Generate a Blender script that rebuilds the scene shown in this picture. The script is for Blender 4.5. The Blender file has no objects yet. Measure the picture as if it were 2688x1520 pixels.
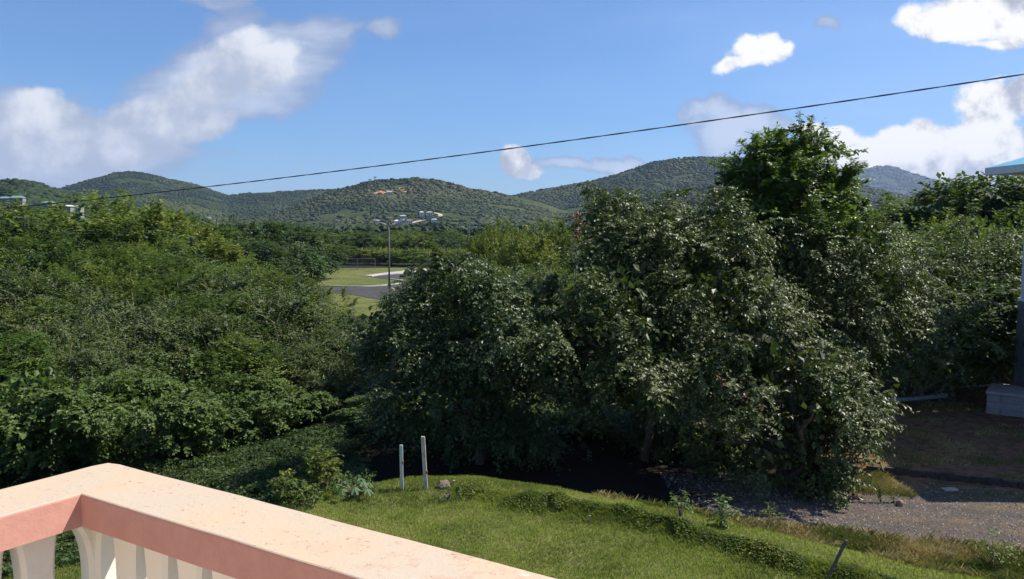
import bpy, math, numpy as np
from mathutils import Vector
R = math.radians
sc = bpy.context.scene
# ------------------------------------------------------------------ camera
W0, H0, F0 = 2688.0, 1520.0, 2237.0
PITCH = R(4.72)
CZ = 5.2
SP, CP = math.sin(PITCH), math.cos(PITCH)
cam_d = bpy.data.cameras.new('camera'); cam = bpy.data.objects.new('camera', cam_d)
sc.collection.objects.link(cam); sc.camera = cam
cam.location = (0, 0, CZ); cam.rotation_euler = (R(90) - PITCH, 0, 0)
cam_d.sensor_width = 36; cam_d.lens = 36 * F0 / W0
cam_d.clip_start = 0.05; cam_d.clip_end = 20000

# ------------------------------------------------------------------ sun, sky, exposure
SUN_AZ, SUN_EL = R(16), R(50)          # azimuth measured from +X towards +Y
S = Vector((math.cos(SUN_EL)*math.cos(SUN_AZ), math.cos(SUN_EL)*math.sin(SUN_AZ), math.sin(SUN_EL)))
sun_d = bpy.data.lights.new('sun', 'SUN'); sun = bpy.data.objects.new('sun', sun_d)
sc.collection.objects.link(sun)
sun_d.energy = 5.0; sun_d.angle = R(0.5); sun_d.color = (1.0, 0.94, 0.84)
sun.rotation_euler = S.to_track_quat('Z', 'Y').to_euler(); sun.location = (20, 5, 40)
vs = sc.view_settings
vs.view_transform = 'Standard'; vs.look = 'None'; vs.exposure = 0.65; vs.gamma = 1.0
vs.use_curve_mapping = False

class NT:
    """small helper that writes shader maths"""
    def __init__(s, nt): s.nt = nt; s.n = nt.nodes; s.l = nt.links
    def node(s, t, **k):
        n = s.n.new(t)
        for a, b in k.items(): setattr(n, a, b)
        return n
    def put(s, sock, v):
        if hasattr(v, 'is_output'): s.l.new(v, sock)
        else: sock.default_value = v
    def m(s, op, a, b=0.0, c=0.0, clamp=False):
        n = s.node('ShaderNodeMath', operation=op, use_clamp=clamp)
        s.put(n.inputs[0], a); s.put(n.inputs[1], b)
        if len(n.inputs) > 2: s.put(n.inputs[2], c)
        return n.outputs[0]
    def vm(s, op, a, b=(0, 0, 0)):
        n = s.node('ShaderNodeVectorMath', operation=op)
        s.put(n.inputs[0], a); s.put(n.inputs[1], b)
        return n.outputs[1] if op in ('LENGTH', 'DOT_PRODUCT', 'DISTANCE') else n.outputs[0]
    def xyz(s, x, y, z=0.0):
        n = s.node('ShaderNodeCombineXYZ')
        for i, v in enumerate((x, y, z)): s.put(n.inputs[i], v)
        return n.outputs[0]
    def sep(s, v):
        n = s.node('ShaderNodeSeparateXYZ'); s.put(n.inputs[0], v); return n.outputs
    def step(s, v, a, b, lo=0.0, hi=1.0, smooth=True):
        n = s.node('ShaderNodeMapRange', interpolation_type='SMOOTHSTEP' if smooth else 'LINEAR')
        s.put(n.inputs[0], v); s.put(n.inputs[1], a); s.put(n.inputs[2], b)
        s.put(n.inputs[3], lo); s.put(n.inputs[4], hi)
        return n.outputs[0]
    def noise(s, vec, scale, detail=4, rough=0.55, dist=0.0):
        n = s.node('ShaderNodeTexNoise')
        if vec is not None: s.put(n.inputs['Vector'], vec)
        n.inputs['Scale'].default_value = scale; n.inputs['Detail'].default_value = detail
        n.inputs['Roughness'].default_value = rough; n.inputs['Distortion'].default_value = dist
        return n.outputs['Fac']
    def mix(s, f, a, b, blend='MIX'):
        n = s.node('ShaderNodeMix', data_type='RGBA', blend_type=blend)
        s.put(n.inputs[0], f)
        s.put(n.inputs[6], a if hasattr(a, 'is_output') else (*a, 1))
        s.put(n.inputs[7], b if hasattr(b, 'is_output') else (*b, 1))
        return n.outputs[2]
    def ramp(s, f, stops):
        n = s.node('ShaderNodeValToRGB'); s.put(n.inputs[0], f)
        el = n.color_ramp.elements
        while len(el) < len(stops): el.new(0.5)
        for e, (p, c) in zip(el, stops): e.position = p; e.color = (*c, 1)
        return n.outputs[0]

world = bpy.data.worlds.new('World'); sc.world = world; world.use_nodes = True
world.node_tree.nodes.clear()
w = NT(world.node_tree)
sky = w.node('ShaderNodeTexSky', sky_type='NISHITA')
sky.sun_disc = False; sky.sun_elevation = SUN_EL; sky.sun_rotation = R(90) - SUN_AZ
sky.altitude = 300; sky.air_density = 1.0; sky.dust_density = 0.15; sky.ozone_density = 4.0
SKY_STRENGTH = 0.074
tc = w.node('ShaderNodeTexCoord')
dx, dy, dz = w.sep(tc.outputs['Generated'])
dyc = w.m('MAXIMUM', dy, 0.02)
U = w.m('DIVIDE', dx, dyc); V = w.m('DIVIDE', dz, dyc)
P2 = w.xyz(U, V, 0.0)
def px_uv(px, py):
    d = (py - H0/2)/F0; yy = CP - d*SP
    return ((px - W0/2)/F0/yy, -(d*CP + SP)/yy)
def cloud_field(ells, warp_scale, warp_amt, grow=1.0):
    """union of soft ellipses at fixed sky directions: (px, py, rx, ry, tilt degrees, weight)"""
    wn = w.node('ShaderNodeTexNoise'); w.put(wn.inputs['Vector'], P2)
    wn.inputs['Scale'].default_value = warp_scale; wn.inputs['Detail'].default_value = 5; wn.inputs['Roughness'].default_value = 0.6
    off = w.vm('MULTIPLY', w.vm('SUBTRACT', wn.outputs['Color'], (0.5, 0.5, 0.5)), (warp_amt, warp_amt*0.7, 0))
    Q = w.vm('ADD', P2, off)
    tot = None
    for (px, py, rx, ry, rot, wt) in ells:
        u, v = px_uv(px, py)
        mp = w.node('ShaderNodeMapping', vector_type='TEXTURE'); w.put(mp.inputs[0], Q)
        mp.inputs[1].default_value = (u, v, 0); mp.inputs[2].default_value = (0, 0, R(rot))
        mp.inputs[3].default_value = (rx*grow/F0, ry*grow/F0, 1)
        d = w.vm('LENGTH', mp.outputs[0])
        f = w.m('MULTIPLY', w.step(d, 1.35, 0.2, smooth=True), wt)
        tot = f if tot is None else w.m('MAXIMUM', tot, f)
    return tot
# soft left cloud bank and its long streak
soft = cloud_field([
    (60, 330, 190, 95, -8, 1.0), (250, 370, 260, 75, -4, 1.0), (-60, 400, 250, 70, 0, .95), (420, 300, 200, 75, 14, .85),
    (560, 225, 230, 85, 16, .9), (720, 170, 170, 75, 18, .82), (620, 90, 90, 60, 30, .6), (330, 415, 230, 40, 0, .6),
    (600, 14, 80, 24, 5, .75), (990, 88, 60, 28, 10, .75), (860, 105, 60, 22, 10, .6), (1480, 425, 100, 19, 3, 1.0),
    (1610, 419, 62, 24, 0, 1.2), (1900, 350, 70, 65, -55, 1.25), (1960, 325, 70, 45, 0, 1.05), (1865, 300, 45, 40, 0, 1.0),
    (2200, 62, 50, 17, 0, .8), (1215, 140, 26, 16, 0, .3), (1560, 468, 40, 16, 0, .4), (1280, 500, 70, 12, 0, .35), (560, 410, 90, 25, 0, .35), (150, 420, 330, 60, 0, .9), (640, 240, 180, 70, 5, .9), (480, 300, 150, 90, 25, .9), (700, 130, 120, 50, -20, .7)], 6.0, 0.13, 1.3)
hard = cloud_field([
    (2500, 380, 230, 80, 6, 1.0), (2610, 290, 130, 75, 20, 1.0), (2690, 250, 90, 60, 0, 1.0), (2330, 395, 110, 50, 0, .95), (2210, 385, 75, 55, 0, .9),
    (2420, 350, 80, 55, 0, .9), (2120, 340, 60, 40, 0, .75), (2500, 450, 330, 45, 0, .95), (2720, 400, 200, 90, 0, 1.0),
    (2560, 40, 170, 62, 4, 1.0), (2440, 70, 85, 38, -10, .9), (2700, 20, 150, 100, 0, 1.0), (2640, 110, 110, 20, 0, .6),
    (2005, 130, 90, 40, 8, .92), (1950, 160, 80, 26, 22, .72), (2060, 125, 45, 28, 0, .8),
    (1350, 425, 50, 42, -20, 1.25), (1375, 450, 62, 22, 0, 1.1), (1340, 405, 26, 26, 0, 1.0), (2260, 430, 190, 50, 0, .95), (2360, 380, 90, 60, 0, 1.0), (2160, 400, 90, 40, 0, .8)], 14.0, 0.045, 1.15)
n1 = w.noise(P2, 4.0, 7, .6); n2 = w.noise(P2, 22.0, 5, .6)
# soft streaks: stretched noise
mpS = w.node('ShaderNodeMapping'); w.put(mpS.inputs[0], P2); mpS.inputs[2].default_value = (0, 0, R(-14)); mpS.inputs[3].default_value = (1.6, 7.0, 1)
n3 = w.noise(mpS.outputs[0], 3.0, 6, .62, .2)
softd = w.m('ADD', soft, w.m('MULTIPLY', w.m('SUBTRACT', n1, .5), .75))
softd = w.m('ADD', softd, w.m('MULTIPLY', w.m('SUBTRACT', n3, .5), .45))
softd = w.m('ADD', softd, w.m('MULTIPLY', w.m('SUBTRACT', n2, .5), .35))
softa = w.m('MULTIPLY', w.step(softd, .16, .56), w.step(soft, .0, .2))
vor = w.node('ShaderNodeTexVoronoi', feature='SMOOTH_F1'); w.put(vor.inputs['Vector'], w.vm('ADD', P2, w.vm('MULTIPLY', w.xyz(n1, n2, 0), (.03, .03, 0)))); vor.inputs['Scale'].default_value = 17; vor.inputs['Smoothness'].default_value = .35
puff = w.m('SUBTRACT', .42, vor.outputs['Distance'])
hardd = w.m('ADD', hard, w.m('MULTIPLY', w.m('SUBTRACT', n2, .5), .95))
hardd = w.m('ADD', hardd, w.m('MULTIPLY', puff, .75))
hardd = w.m('ADD', hardd, w.m('MULTIPLY', w.m('SUBTRACT', n1, .5), .35))
harda = w.m('MULTIPLY', w.step(hardd, .26, .60), w.step(hard, .0, .15))
midf = cloud_field([(40, 320, 150, 62, -6, 1.05), (150, 300, 120, 50, -20, 1.0), (-60, 380, 200, 70, 0, 1.0), (230, 350, 170, 55, -8, 1.0), (350, 330, 120, 60, 25, .95), (150, 420, 260, 45, 0, .95), (400, 400, 120, 35, 0, .7),
    (470, 270, 130, 55, 30, .95), (580, 210, 150, 60, 20, 1.0), (690, 190, 120, 55, 10, .95), (620, 120, 110, 45, 15, .8), (740, 150, 90, 45, 20, .8), (520, 330, 110, 40, 20, .75)], 9.0, 0.07, 1.15)
midd = w.m('ADD', midf, w.m('MULTIPLY', w.m('SUBTRACT', n2, .5), .75))
midd = w.m('ADD', midd, w.m('MULTIPLY', puff, .35))
midd = w.m('ADD', midd, w.m('MULTIPLY', w.m('SUBTRACT', n3, .5), .7))
mida = w.m('MULTIPLY', w.step(midd, .08, .62, 0, .88), w.step(midf, 0, .2))
# high thin cirrus fanning across the middle and right
mpC = w.node('ShaderNodeMapping'); w.put(mpC.inputs[0], P2); mpC.inputs[2].default_value = (0, 0, R(21)); mpC.inputs[3].default_value = (.55, 3.4, 1)
n4 = w.noise(mpC.outputs[0], 2.6, 4, .5, .3)
cir = w.m('MULTIPLY', w.step(n4, .36, .78, 0, .36), w.step(U, -.45, .35, .25, 1.0))
cir = w.m('ADD', cir, w.step(U, .15, .75, 0, .22))
# cloud light: lumpy, whiter at the sunward top edges, greyer in the thick base
off = w.vm('ADD', P2, (0.012, 0.02, 0))
n2b = w.noise(off, 22.0, 5, .6); n1b = w.noise(w.vm('ADD', P2, (0.04, 0.06, 0)), 4.0, 7, .6)
rel = w.m('ADD', w.m('MULTIPLY', w.m('SUBTRACT', n2, n2b), 1.1), w.m('MULTIPLY', w.m('SUBTRACT', n1, n1b), 1.4))
hb = w.m('ADD', .98, rel, clamp=False)
hb = w.m('ADD', hb, w.m('MULTIPLY', puff, .35))
hb = w.m('MULTIPLY', hb, w.step(V, 0.055, 0.125, .78, 1.0))
hb = w.m('MINIMUM', w.m('MAXIMUM', hb, .6), 1.12)
hcol = w.mix(w.step(hb, .6, 1.0), (.30, .325, .39), (.67, .665, .655))
sb = w.step(w.m('ADD', w.m('MULTIPLY', w.m('SUBTRACT', n3, .5), 1.2), softd), .3, 1.15)
scol = w.mix(sb, (.215, .26, .37), (.45, .48, .55))
skyc = w.vm('MULTIPLY', sky.outputs[0], (SKY_STRENGTH*.76, SKY_STRENGTH*.94, SKY_STRENGTH*1.17))
skyc = w.vm('MULTIPLY', skyc, w.xyz(w.step(V, 0, .3, .74, 1.0), w.step(V, 0, .3, .84, 1.0), w.step(V, 0, .3, .95, 1.0)))
c = w.mix(cir, skyc, (.31, .43, .66))
c = w.mix(w.m('MULTIPLY', softa, .72), c, scol)
mb_ = w.m('ADD', w.m('MULTIPLY', w.m('SUBTRACT', n2, n2b), 1.2), w.m('ADD', w.m('MULTIPLY', w.m('SUBTRACT', n1, n1b), 1.6), w.m('MULTIPLY', puff, .5)))
mb_ = w.m('ADD', mb_, w.step(V, .06, .24, .28, .72))
c = w.mix(mida, c, w.mix(w.step(mb_, .1, 1.0), (.30, .34, .43), (.57, .59, .62)))
c = w.mix(harda, c, hcol)
bg = w.node('ShaderNodeBackground'); w.put(bg.inputs[0], c); bg.inputs[1].default_value = 1.0
wo = w.node('ShaderNodeOutputWorld'); w.l.new(bg.outputs[0], wo.inputs[0])
world.cycles.sampling_method = 'MANUAL'; world.cycles.sample_map_resolution = 512
sc.cycles.max_bounces = 6; sc.cycles.diffuse_bounces = 3; sc.cycles.glossy_bounces = 2; sc.cycles.transmission_bounces = 3
sc.cycles.volume_bounces = 0; sc.cycles.use_denoising = True; sc.cycles.sample_clamp_indirect = 4

# ------------------------------------------------------------------ helpers
def at(px, py, Y):
    """the point at forward distance Y seen at photograph pixel (px, py)"""
    d = (py - H0/2)/F0; yy = CP - d*SP; t = Y/yy
    return Vector(((px - W0/2)/F0*t, Y, CZ - (d*CP + SP)*t))
def on(px, py, z):
    """the point of the level z seen at photograph pixel (px, py)"""
    d = (py - H0/2)/F0; t = (CZ - z)/(d*CP + SP)
    return Vector(((px - W0/2)/F0*t, (CP - d*SP)*t, z))
def tag(o, label=None, cat=None, group=None, kind=None):
    if label: o['label'] = label
    if cat: o['category'] = cat
    if group: o['group'] = group
    if kind: o['kind'] = kind
    return o
def link(o, parent=None):
    sc.collection.objects.link(o)
    if parent: o.parent = parent
    return o
def empty(name, loc=(0, 0, 0), rz=0.0):
    o = bpy.data.objects.new(name, None); o.location = loc; o.rotation_euler = (0, 0, rz); o.empty_display_size = .3
    return link(o)
def mesh_np(name, V, F, mat, parent=None, tint=None, smooth=False):
    """V (n,3), F (m,k) int array or list of such arrays with a shared vertex table"""
    me = bpy.data.meshes.new(name)
    Fs = F if isinstance(F, list) else [F]
    Fs = [np.asarray(f, dtype=np.int32) for f in Fs if len(f)]
    V = np.asarray(V, dtype=np.float32)
    me.vertices.add(len(V)); me.vertices.foreach_set('co', V.ravel())
    idx = np.concatenate([f.ravel() for f in Fs]); tot = np.concatenate([np.full(len(f), f.shape[1], np.int32) for f in Fs])
    me.loops.add(len(idx)); me.loops.foreach_set('vertex_index', idx)
    st = np.zeros(len(tot), np.int32); st[1:] = np.cumsum(tot)[:-1]
    me.polygons.add(len(tot)); me.polygons.foreach_set('loop_start', st)
    me.polygons.foreach_set('use_smooth', np.full(len(tot), smooth))
    if tint is not None:
        a = me.attributes.new('tint', 'FLOAT', 'POINT'); a.data.foreach_set('value', np.asarray(tint, np.float32))
    me.update(calc_edges=True); me.validate()
    for mm in (mat if isinstance(mat, list) else [mat]): me.materials.append(mm)
    o = bpy.data.objects.new(name, me)
    return link(o, parent)
class MB:
    """collects boxes, tubes and prisms into ONE mesh"""
    def __init__(s): s.V = []; s.F = []
    def add(s, V, F):
        b = len(s.V); s.V += [tuple(v) for v in V]; s.F += [tuple(i + b for i in f) for f in F]; return s
    def box(s, c, d, rz=0.0):
        x, y, z = (q/2 for q in d); ca, sa = math.cos(rz), math.sin(rz)
        vs_ = [(c[0]+X*x*ca-Y*y*sa, c[1]+X*x*sa+Y*y*ca, c[2]+Z*z) for Z in (-1, 1) for X, Y in ((-1, -1), (1, -1), (1, 1), (-1, 1))]
        return s.add(vs_, [(3, 2, 1, 0), (4, 5, 6, 7), (0, 1, 5, 4), (1, 2, 6, 5), (2, 3, 7, 6), (3, 0, 4, 7)])
    def tube(s, pts, rad, n=6, cap=True):
        V, F = tube(pts, rad, n); b = len(s.V)
        s.add(V, F)
        if cap: s.F.append(tuple(b + i for i in range(n))[::-1]); s.F.append(tuple(b + len(V) - n + i for i in range(n)))
        return s
    def prism(s, poly, z0, z1):
        n = len(poly); V = [(p[0], p[1], z0) for p in poly] + [(p[0], p[1], z1) for p in poly]
        return s.add(V, [tuple(range(n))[::-1], tuple(range(n, 2*n))] + [(i, (i+1) % n, n+(i+1) % n, n+i) for i in range(n)])
    def build(s, name, mat, parent=None, smooth=False, bevel=0.0):
        me = bpy.data.meshes.new(name); me.from_pydata(s.V, [], s.F); me.update()
        me.materials.append(mat)
        if smooth: me.polygons.foreach_set('use_smooth', [True]*len(me.polygons))
        o = link(bpy.data.objects.new(name, me), parent)
        if bevel:
            m = o.modifiers.new('bevel', 'BEVEL'); m.width = bevel; m.segments = 2; m.limit_method = 'ANGLE'
        return o
def tube(pts, rad, n=6):
    pts = np.array([tuple(p) for p in pts], float); k = len(pts)
    rad = np.broadcast_to(np.asarray(rad, float), (k,))
    T = np.gradient(pts, axis=0); T /= np.linalg.norm(T, axis=1)[:, None] + 1e-9
    ref = np.array([0, 0, 1.0]) if abs(T[:, 2]).mean() < .8 else np.array([1.0, 0, 0])
    A = np.cross(T, ref); A /= np.linalg.norm(A, axis=1)[:, None] + 1e-9; B = np.cross(T, A)
    an = np.linspace(0, 2*math.pi, n, endpoint=False)
    V = (pts[:, None] + rad[:, None, None]*(A[:, None]*np.cos(an)[None, :, None] + B[:, None]*np.sin(an)[None, :, None])).reshape(-1, 3)
    F = [(i*n+j, i*n+(j+1) % n, (i+1)*n+(j+1) % n, (i+1)*n+j) for i in range(k-1) for j in range(n)]
    return V, F
def unit(a): return a/(np.linalg.norm(a, axis=-1, keepdims=True) + 1e-9)
# value noise for terrain
_rt = np.random.default_rng(5).random((256, 256))
def vnoise(x, y):
    x = np.asarray(x, float); y = np.asarray(y, float)
    xi = np.floor(x).astype(int); yi = np.floor(y).astype(int); fx = x-xi; fy = y-yi
    fx = fx*fx*(3-2*fx); fy = fy*fy*(3-2*fy)
    g_ = lambda a, b: _rt[a % 256, b % 256]
    return (g_(xi, yi)*(1-fx)+g_(xi+1, yi)*fx)*(1-fy) + (g_(xi, yi+1)*(1-fx)+g_(xi+1, yi+1)*fx)*fy
def fbm(x, y, o=4):
    s, a, t = 0, 1, 0
    for i in range(o): s = s + a*vnoise(x*2**i+i*17.3, y*2**i+i*9.1); t += a; a *= .5
    return s/t
def smooth01(t): t = np.clip(t, 0, 1); return t*t*(3-2*t)

# ------------------------------------------------------------------ materials
def mat(name):
    m = bpy.data.materials.new(name); m.use_nodes = True; m.node_tree.nodes.clear()
    n = NT(m.node_tree); b = n.node('ShaderNodeBsdfPrincipled'); o = n.node('ShaderNodeOutputMaterial')
    n.l.new(b.outputs[0], o.inputs[0]); n.bsdf = b; n.out = o
    n.obj = n.node('ShaderNodeTexCoord').outputs['Object']
    n.pos = n.node('ShaderNodeNewGeometry').outputs['Position']
    return m, n
def bump(n, h, strength, dist):
    b = n.node('ShaderNodeBump'); n.put(b.inputs['Height'], h); b.inputs['Strength'].default_value = strength; b.inputs['Distance'].default_value = dist
    n.l.new(b.outputs[0], n.bsdf.inputs['Normal'])
def simple(name, col, rough=.6, var=.25, scale=6, metal=0.0, bmp=0.0):
    m, n = mat(name); nz = n.noise(n.obj, scale, 5, .6)
    d = tuple(x*(1-var) for x in col); l = tuple(min(1, x*(1+var)) for x in col)
    n.put(n.bsdf.inputs['Base Color'], n.mix(n.step(nz, .3, .7), d, l)); n.bsdf.inputs['Roughness'].default_value = rough
    n.bsdf.inputs['Metallic'].default_value = metal
    if bmp: bump(n, n.noise(n.obj, scale*6, 4), .6, bmp)
    return m
def leafmat(name, stops, back=1.0, rough=.42, spec=.5, trans=.28, rnd=.25, backcol=None, tcol=(.22, .34, .03)):
    """stops: ramp over the per-leaf attribute; each copy of a tree differs a little too"""
    m, n = mat(name)
    a = n.node('ShaderNodeAttribute', attribute_name='tint').outputs['Fac']
    oi = n.node('ShaderNodeObjectInfo').outputs['Random']
    col = n.ramp(a, stops)
    hsv = n.node('ShaderNodeHueSaturation'); n.put(hsv.inputs['Color'], col)
    n.put(hsv.inputs['Value'], n.m('ADD', 1-rnd/2, n.m('MULTIPLY', oi, rnd)))
    n.put(hsv.inputs['Hue'], n.m('ADD', .5-.012, n.m('MULTIPLY', n.m('FRACT', n.m('MULTIPLY', oi, 7.3)), .024)))
    col = hsv.outputs[0]
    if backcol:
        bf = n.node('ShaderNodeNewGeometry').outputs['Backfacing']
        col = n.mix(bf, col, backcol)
    n.put(n.bsdf.inputs['Base Color'], col); n.bsdf.inputs['Roughness'].default_value = rough
    n.bsdf.inputs['Specular IOR Level'].default_value = spec
    t = n.node('ShaderNodeBsdfTranslucent'); n.put(t.inputs[0], n.mix(.6, col, tcol))
    mx = n.node('ShaderNodeMixShader'); mx.inputs[0].default_value = trans
    n.l.new(n.bsdf.outputs[0], mx.inputs[1]); n.l.new(t.outputs[0], mx.inputs[2]); n.l.new(mx.outputs[0], n.out.inputs[0])
    return m
M = {}
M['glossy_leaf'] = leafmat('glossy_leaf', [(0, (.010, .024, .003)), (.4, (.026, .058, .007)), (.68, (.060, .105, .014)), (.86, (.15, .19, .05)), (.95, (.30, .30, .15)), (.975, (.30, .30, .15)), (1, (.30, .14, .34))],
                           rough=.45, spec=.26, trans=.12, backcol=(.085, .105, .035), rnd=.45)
M['shade_leaf'] = leafmat('shade_leaf', [(0, (.010, .024, .005)), (.5, (.024, .052, .009)), (.8, (.055, .092, .018)), (.95, (.13, .16, .055)), (1, (.22, .12, .24))], rough=.42, spec=.3, trans=.12, backcol=(.05, .075, .022), rnd=.3)  # darker copy of the glossy leaf: shade put into the left bush's colour
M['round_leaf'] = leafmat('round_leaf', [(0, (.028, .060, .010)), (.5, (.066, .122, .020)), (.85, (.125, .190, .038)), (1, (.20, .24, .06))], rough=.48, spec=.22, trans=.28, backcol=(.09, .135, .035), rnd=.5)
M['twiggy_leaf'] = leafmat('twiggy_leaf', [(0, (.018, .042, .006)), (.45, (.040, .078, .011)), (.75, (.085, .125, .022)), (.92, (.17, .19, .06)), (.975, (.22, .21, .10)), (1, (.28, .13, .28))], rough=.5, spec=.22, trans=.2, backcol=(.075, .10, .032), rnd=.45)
M['fine_leaf'] = leafmat('fine_leaf', [(0, (.030, .056, .008)), (.5, (.066, .108, .013)), (.85, (.135, .175, .022)), (1, (.21, .22, .045))], rough=.55, spec=.25, trans=.3, rnd=.5)
M['olive_leaf'] = leafmat('olive_leaf', [(0, (.060, .085, .014)), (.5, (.115, .145, .022)), (.85, (.20, .215, .034)), (1, (.27, .25, .05))], rough=.55, spec=.25, trans=.32)
M['dark_leaf'] = leafmat('dark_leaf', [(0, (.016, .038, .012)), (.5, (.030, .064, .017)), (.9, (.060, .100, .026)), (1, (.09, .12, .04))], rough=.6, spec=.25, trans=.2)
M['tall_leaf'] = leafmat('tall_leaf', [(0, (.025, .055, .008)), (.45, (.050, .105, .012)), (.75, (.12, .20, .022)), (1, (.22, .29, .04))], rough=.42, spec=.5, trans=.34)
M['rust_leaf'] = leafmat('rust_leaf', [(0, (.16, .06, .03)), (1, (.34, .15, .08))], trans=.15)
M['hill_leaf'] = leafmat('hill_leaf', [(0, (.014, .030, .009)), (.5, (.022, .043, .012)), (.85, (.036, .056, .015)), (1, (.065, .075, .024))], rough=.7, spec=.2, trans=.12, rnd=0)
M['grass_blade'] = leafmat('grass_blade', [(0, (.17, .19, .05)), (.35, (.30, .325, .08)), (.75, (.43, .44, .115)), (1, (.58, .50, .22))], rough=.55, spec=.3, trans=.4, rnd=0)
M['dry_blade'] = leafmat('dry_blade', [(0, (.14, .17, .04)), (.35, (.26, .25, .08)), (.7, (.46, .37, .16)), (1, (.60, .48, .27))], rough=.7, spec=.2, trans=.25, rnd=0)
M['bark'] = simple('bark', (.09, .07, .05), .85, .4, 9, bmp=.01)
M['pale_bark'] = simple('pale_bark', (.30, .25, .19), .8, .35, 14, bmp=.005)
M['twig'] = simple('twig', (.22, .16, .11), .8, .3, 20)

# ------------------------------------------------------------------ terrain
def pl(xs, ys): return lambda x: np.interp(x, xs, ys)
edge = pl([-30, -12, -8, -5.8, -4.4, -3.3, -2.0, -.8, .4, 1.5, 3, 4.3, 6, 9, 14, 30], [5, 8.5, 11, 13.0, 14.9, 15.9, 16.5, 16.6, 16.2, 15.6, 14.7, 13.6, 12.3, 10.5, 9, 6])
band = pl([-.8, -.3, 1.5, 3.0, 4.3, 5.5, 7, 10], [15.9, 15.5, 14.75, 13.6, 12.35, 11.3, 10.0, 7.6])
grav_near = lambda x: 17.5 - .33*(x-3)
grav_far = lambda x: 19.7 - .33*(x-8.1)
kerb_y = lambda x: 20.5 - .42*(x-8.8)
def ground_z(x, y):
    x = np.asarray(x, float); y = np.asarray(y, float)
    e = edge(x); low = np.interp(x, [-9, -4, 0], [-1.9, -1.35, -1.0])
    wdt = np.interp(x, [-6, -3, 2], [4.0, 2.8, 2.2])
    z = low*smooth01((y-e)/wdt)
    z = z + smooth01((x-7.6)/1.0)*smooth01((y-kerb_y(x))/.10)*.17
    far = -3.3 - np.minimum(low, 0)
    z = z + (-3.3 - z)*smooth01((y-30)/45)
    z = z - 1.9*smooth01((y-172)/40) - 5.0*smooth01((y-230)/250)
    near = 1-smooth01((np.hypot(x-2, y-15)-22)/12)
    z = z + near*(.10*(fbm(x*.5, y*.5, 3)-.5) + .03*(fbm(x*3, y*3, 3)-.5))*np.where(y < e+6, 1, .6)
    inb = np.clip((x+1.0)/.8, 0, 1)
    z = z + inb*.15*np.exp(-((y-band(x))/.28)**2)*(.6+.8*vnoise(x*2.3, y*2.3))
    return z
def axis(lo, hi, step, out_lo, out_hi, grow=1.16, big=260):
    a = list(np.arange(lo, hi+1e-6, step)); s = step; v = a[-1]
    while v < out_hi: s = min(s*grow, big); v += s; a.append(v)
    s = step; v = a[0]; b = []
    while v > out_lo: s = min(s*grow, big); v -= s; b.append(v)
    return np.array(b[::-1] + a)
gx = axis(-9, 14, .14, -7000, 7000); gy = axis(9, 23, .14, -60, 7200)
GX, GY = np.meshgrid(gx, gy, indexing='ij'); GZ = ground_z(GX, GY)
nx_, ny_ = GX.shape
Vg = np.stack([GX, GY, GZ], -1).reshape(-1, 3)
I, J = np.meshgrid(np.arange(nx_-1), np.arange(ny_-1), indexing='ij')
Q = np.stack([I*ny_+J, (I+1)*ny_+J, (I+1)*ny_+J+1, I*ny_+J+1], -1).reshape(-1, 4)
cx = Vg[Q].mean(1); X, Y = cx[:, 0], cx[:, 1]
jit = (fbm(X*1.7, Y*1.7, 3)-.5)*1.1
reg = np.zeros(len(Q), int)                                     # 0 ground
reg[(Y < edge(X)+.8+jit*.6) & (Y > -60) & (np.abs(X) < 60)] = 1                # lawn
reg[(X > 2.0) & (Y >= edge(X)+.8+jit*.6) & (Y < grav_near(X)+jit*.3)] = 2      # verge
trk = (X > -3.8) & (Y >= np.minimum(grav_near(X), 18.3)+jit*.3) & (Y < np.maximum(grav_far(X), 17)+jit*.5) & (X < 30)
trk &= ~((X < 2) & (Y < edge(X)+1.6))
reg[trk] = 3
reg[(X > 7.6) & (Y > grav_far(X)+jit*.5) & (Y < 34) & (X < 34)] = 4            # soil yard
pc = -4.3 - .30*(Y-17)                                         # dirt path running back to the left
reg[(Y > edge(X)+1.5) & (Y < 34) & (np.abs(X-(-2.6-.12*(Y-17))) < 1.5+jit) & (reg == 0)] = 5
def ground_piece(name, r, m):
    q = Q[reg == r]; u, inv = np.unique(q, return_inverse=True)
    o = mesh_np(name, Vg[u], inv.reshape(-1, 4), m, smooth=True); tag(o, kind='structure'); return o
def gmat(name, a, b, c, s1=.8, s2=7, s3=45, rough=.95, bd=.02, bs=.7):
    m, n = mat(name)
    f1 = n.step(n.noise(n.pos, s1, 5, .6), .35, .65); f2 = n.step(n.noise(n.pos, s2, 4, .6), .4, .68); f3 = n.noise(n.pos, s3, 3, .6)
    col = n.mix(f1, a, b); col = n.mix(f2, col, c)
    col = n.mix(.8, col, n.ramp(f3, [(.25, (.35, .35, .35)), (.75, (1.0, 1.0, 1.0))]), 'MULTIPLY')
    n.put(n.bsdf.inputs['Base Color'], col); n.bsdf.inputs['Roughness'].default_value = rough; n.bsdf.inputs['Specular IOR Level'].default_value = .15
    bump(n, n.m('ADD', f3, n.noise(n.pos, s3*3, 3)), bs, bd); return m
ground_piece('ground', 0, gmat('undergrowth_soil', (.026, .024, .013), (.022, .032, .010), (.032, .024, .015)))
ground_piece('lawn', 1, gmat('lawn_turf', (.17, .20, .055), (.24, .24, .08), (.15, .13, .06), .6, 4, 60))
ground_piece('verge', 2, gmat('verge_turf', (.10, .12, .04), (.17, .14, .07), (.07, .10, .03), 1.2, 5, 50))
_trk = ground_piece('gravel_track', 3, gmat('gravel', (.14, .115, .095), (.185, .15, .12), (.24, .175, .12), .9, 3.5, 42, bd=.03, bs=.9))
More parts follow.
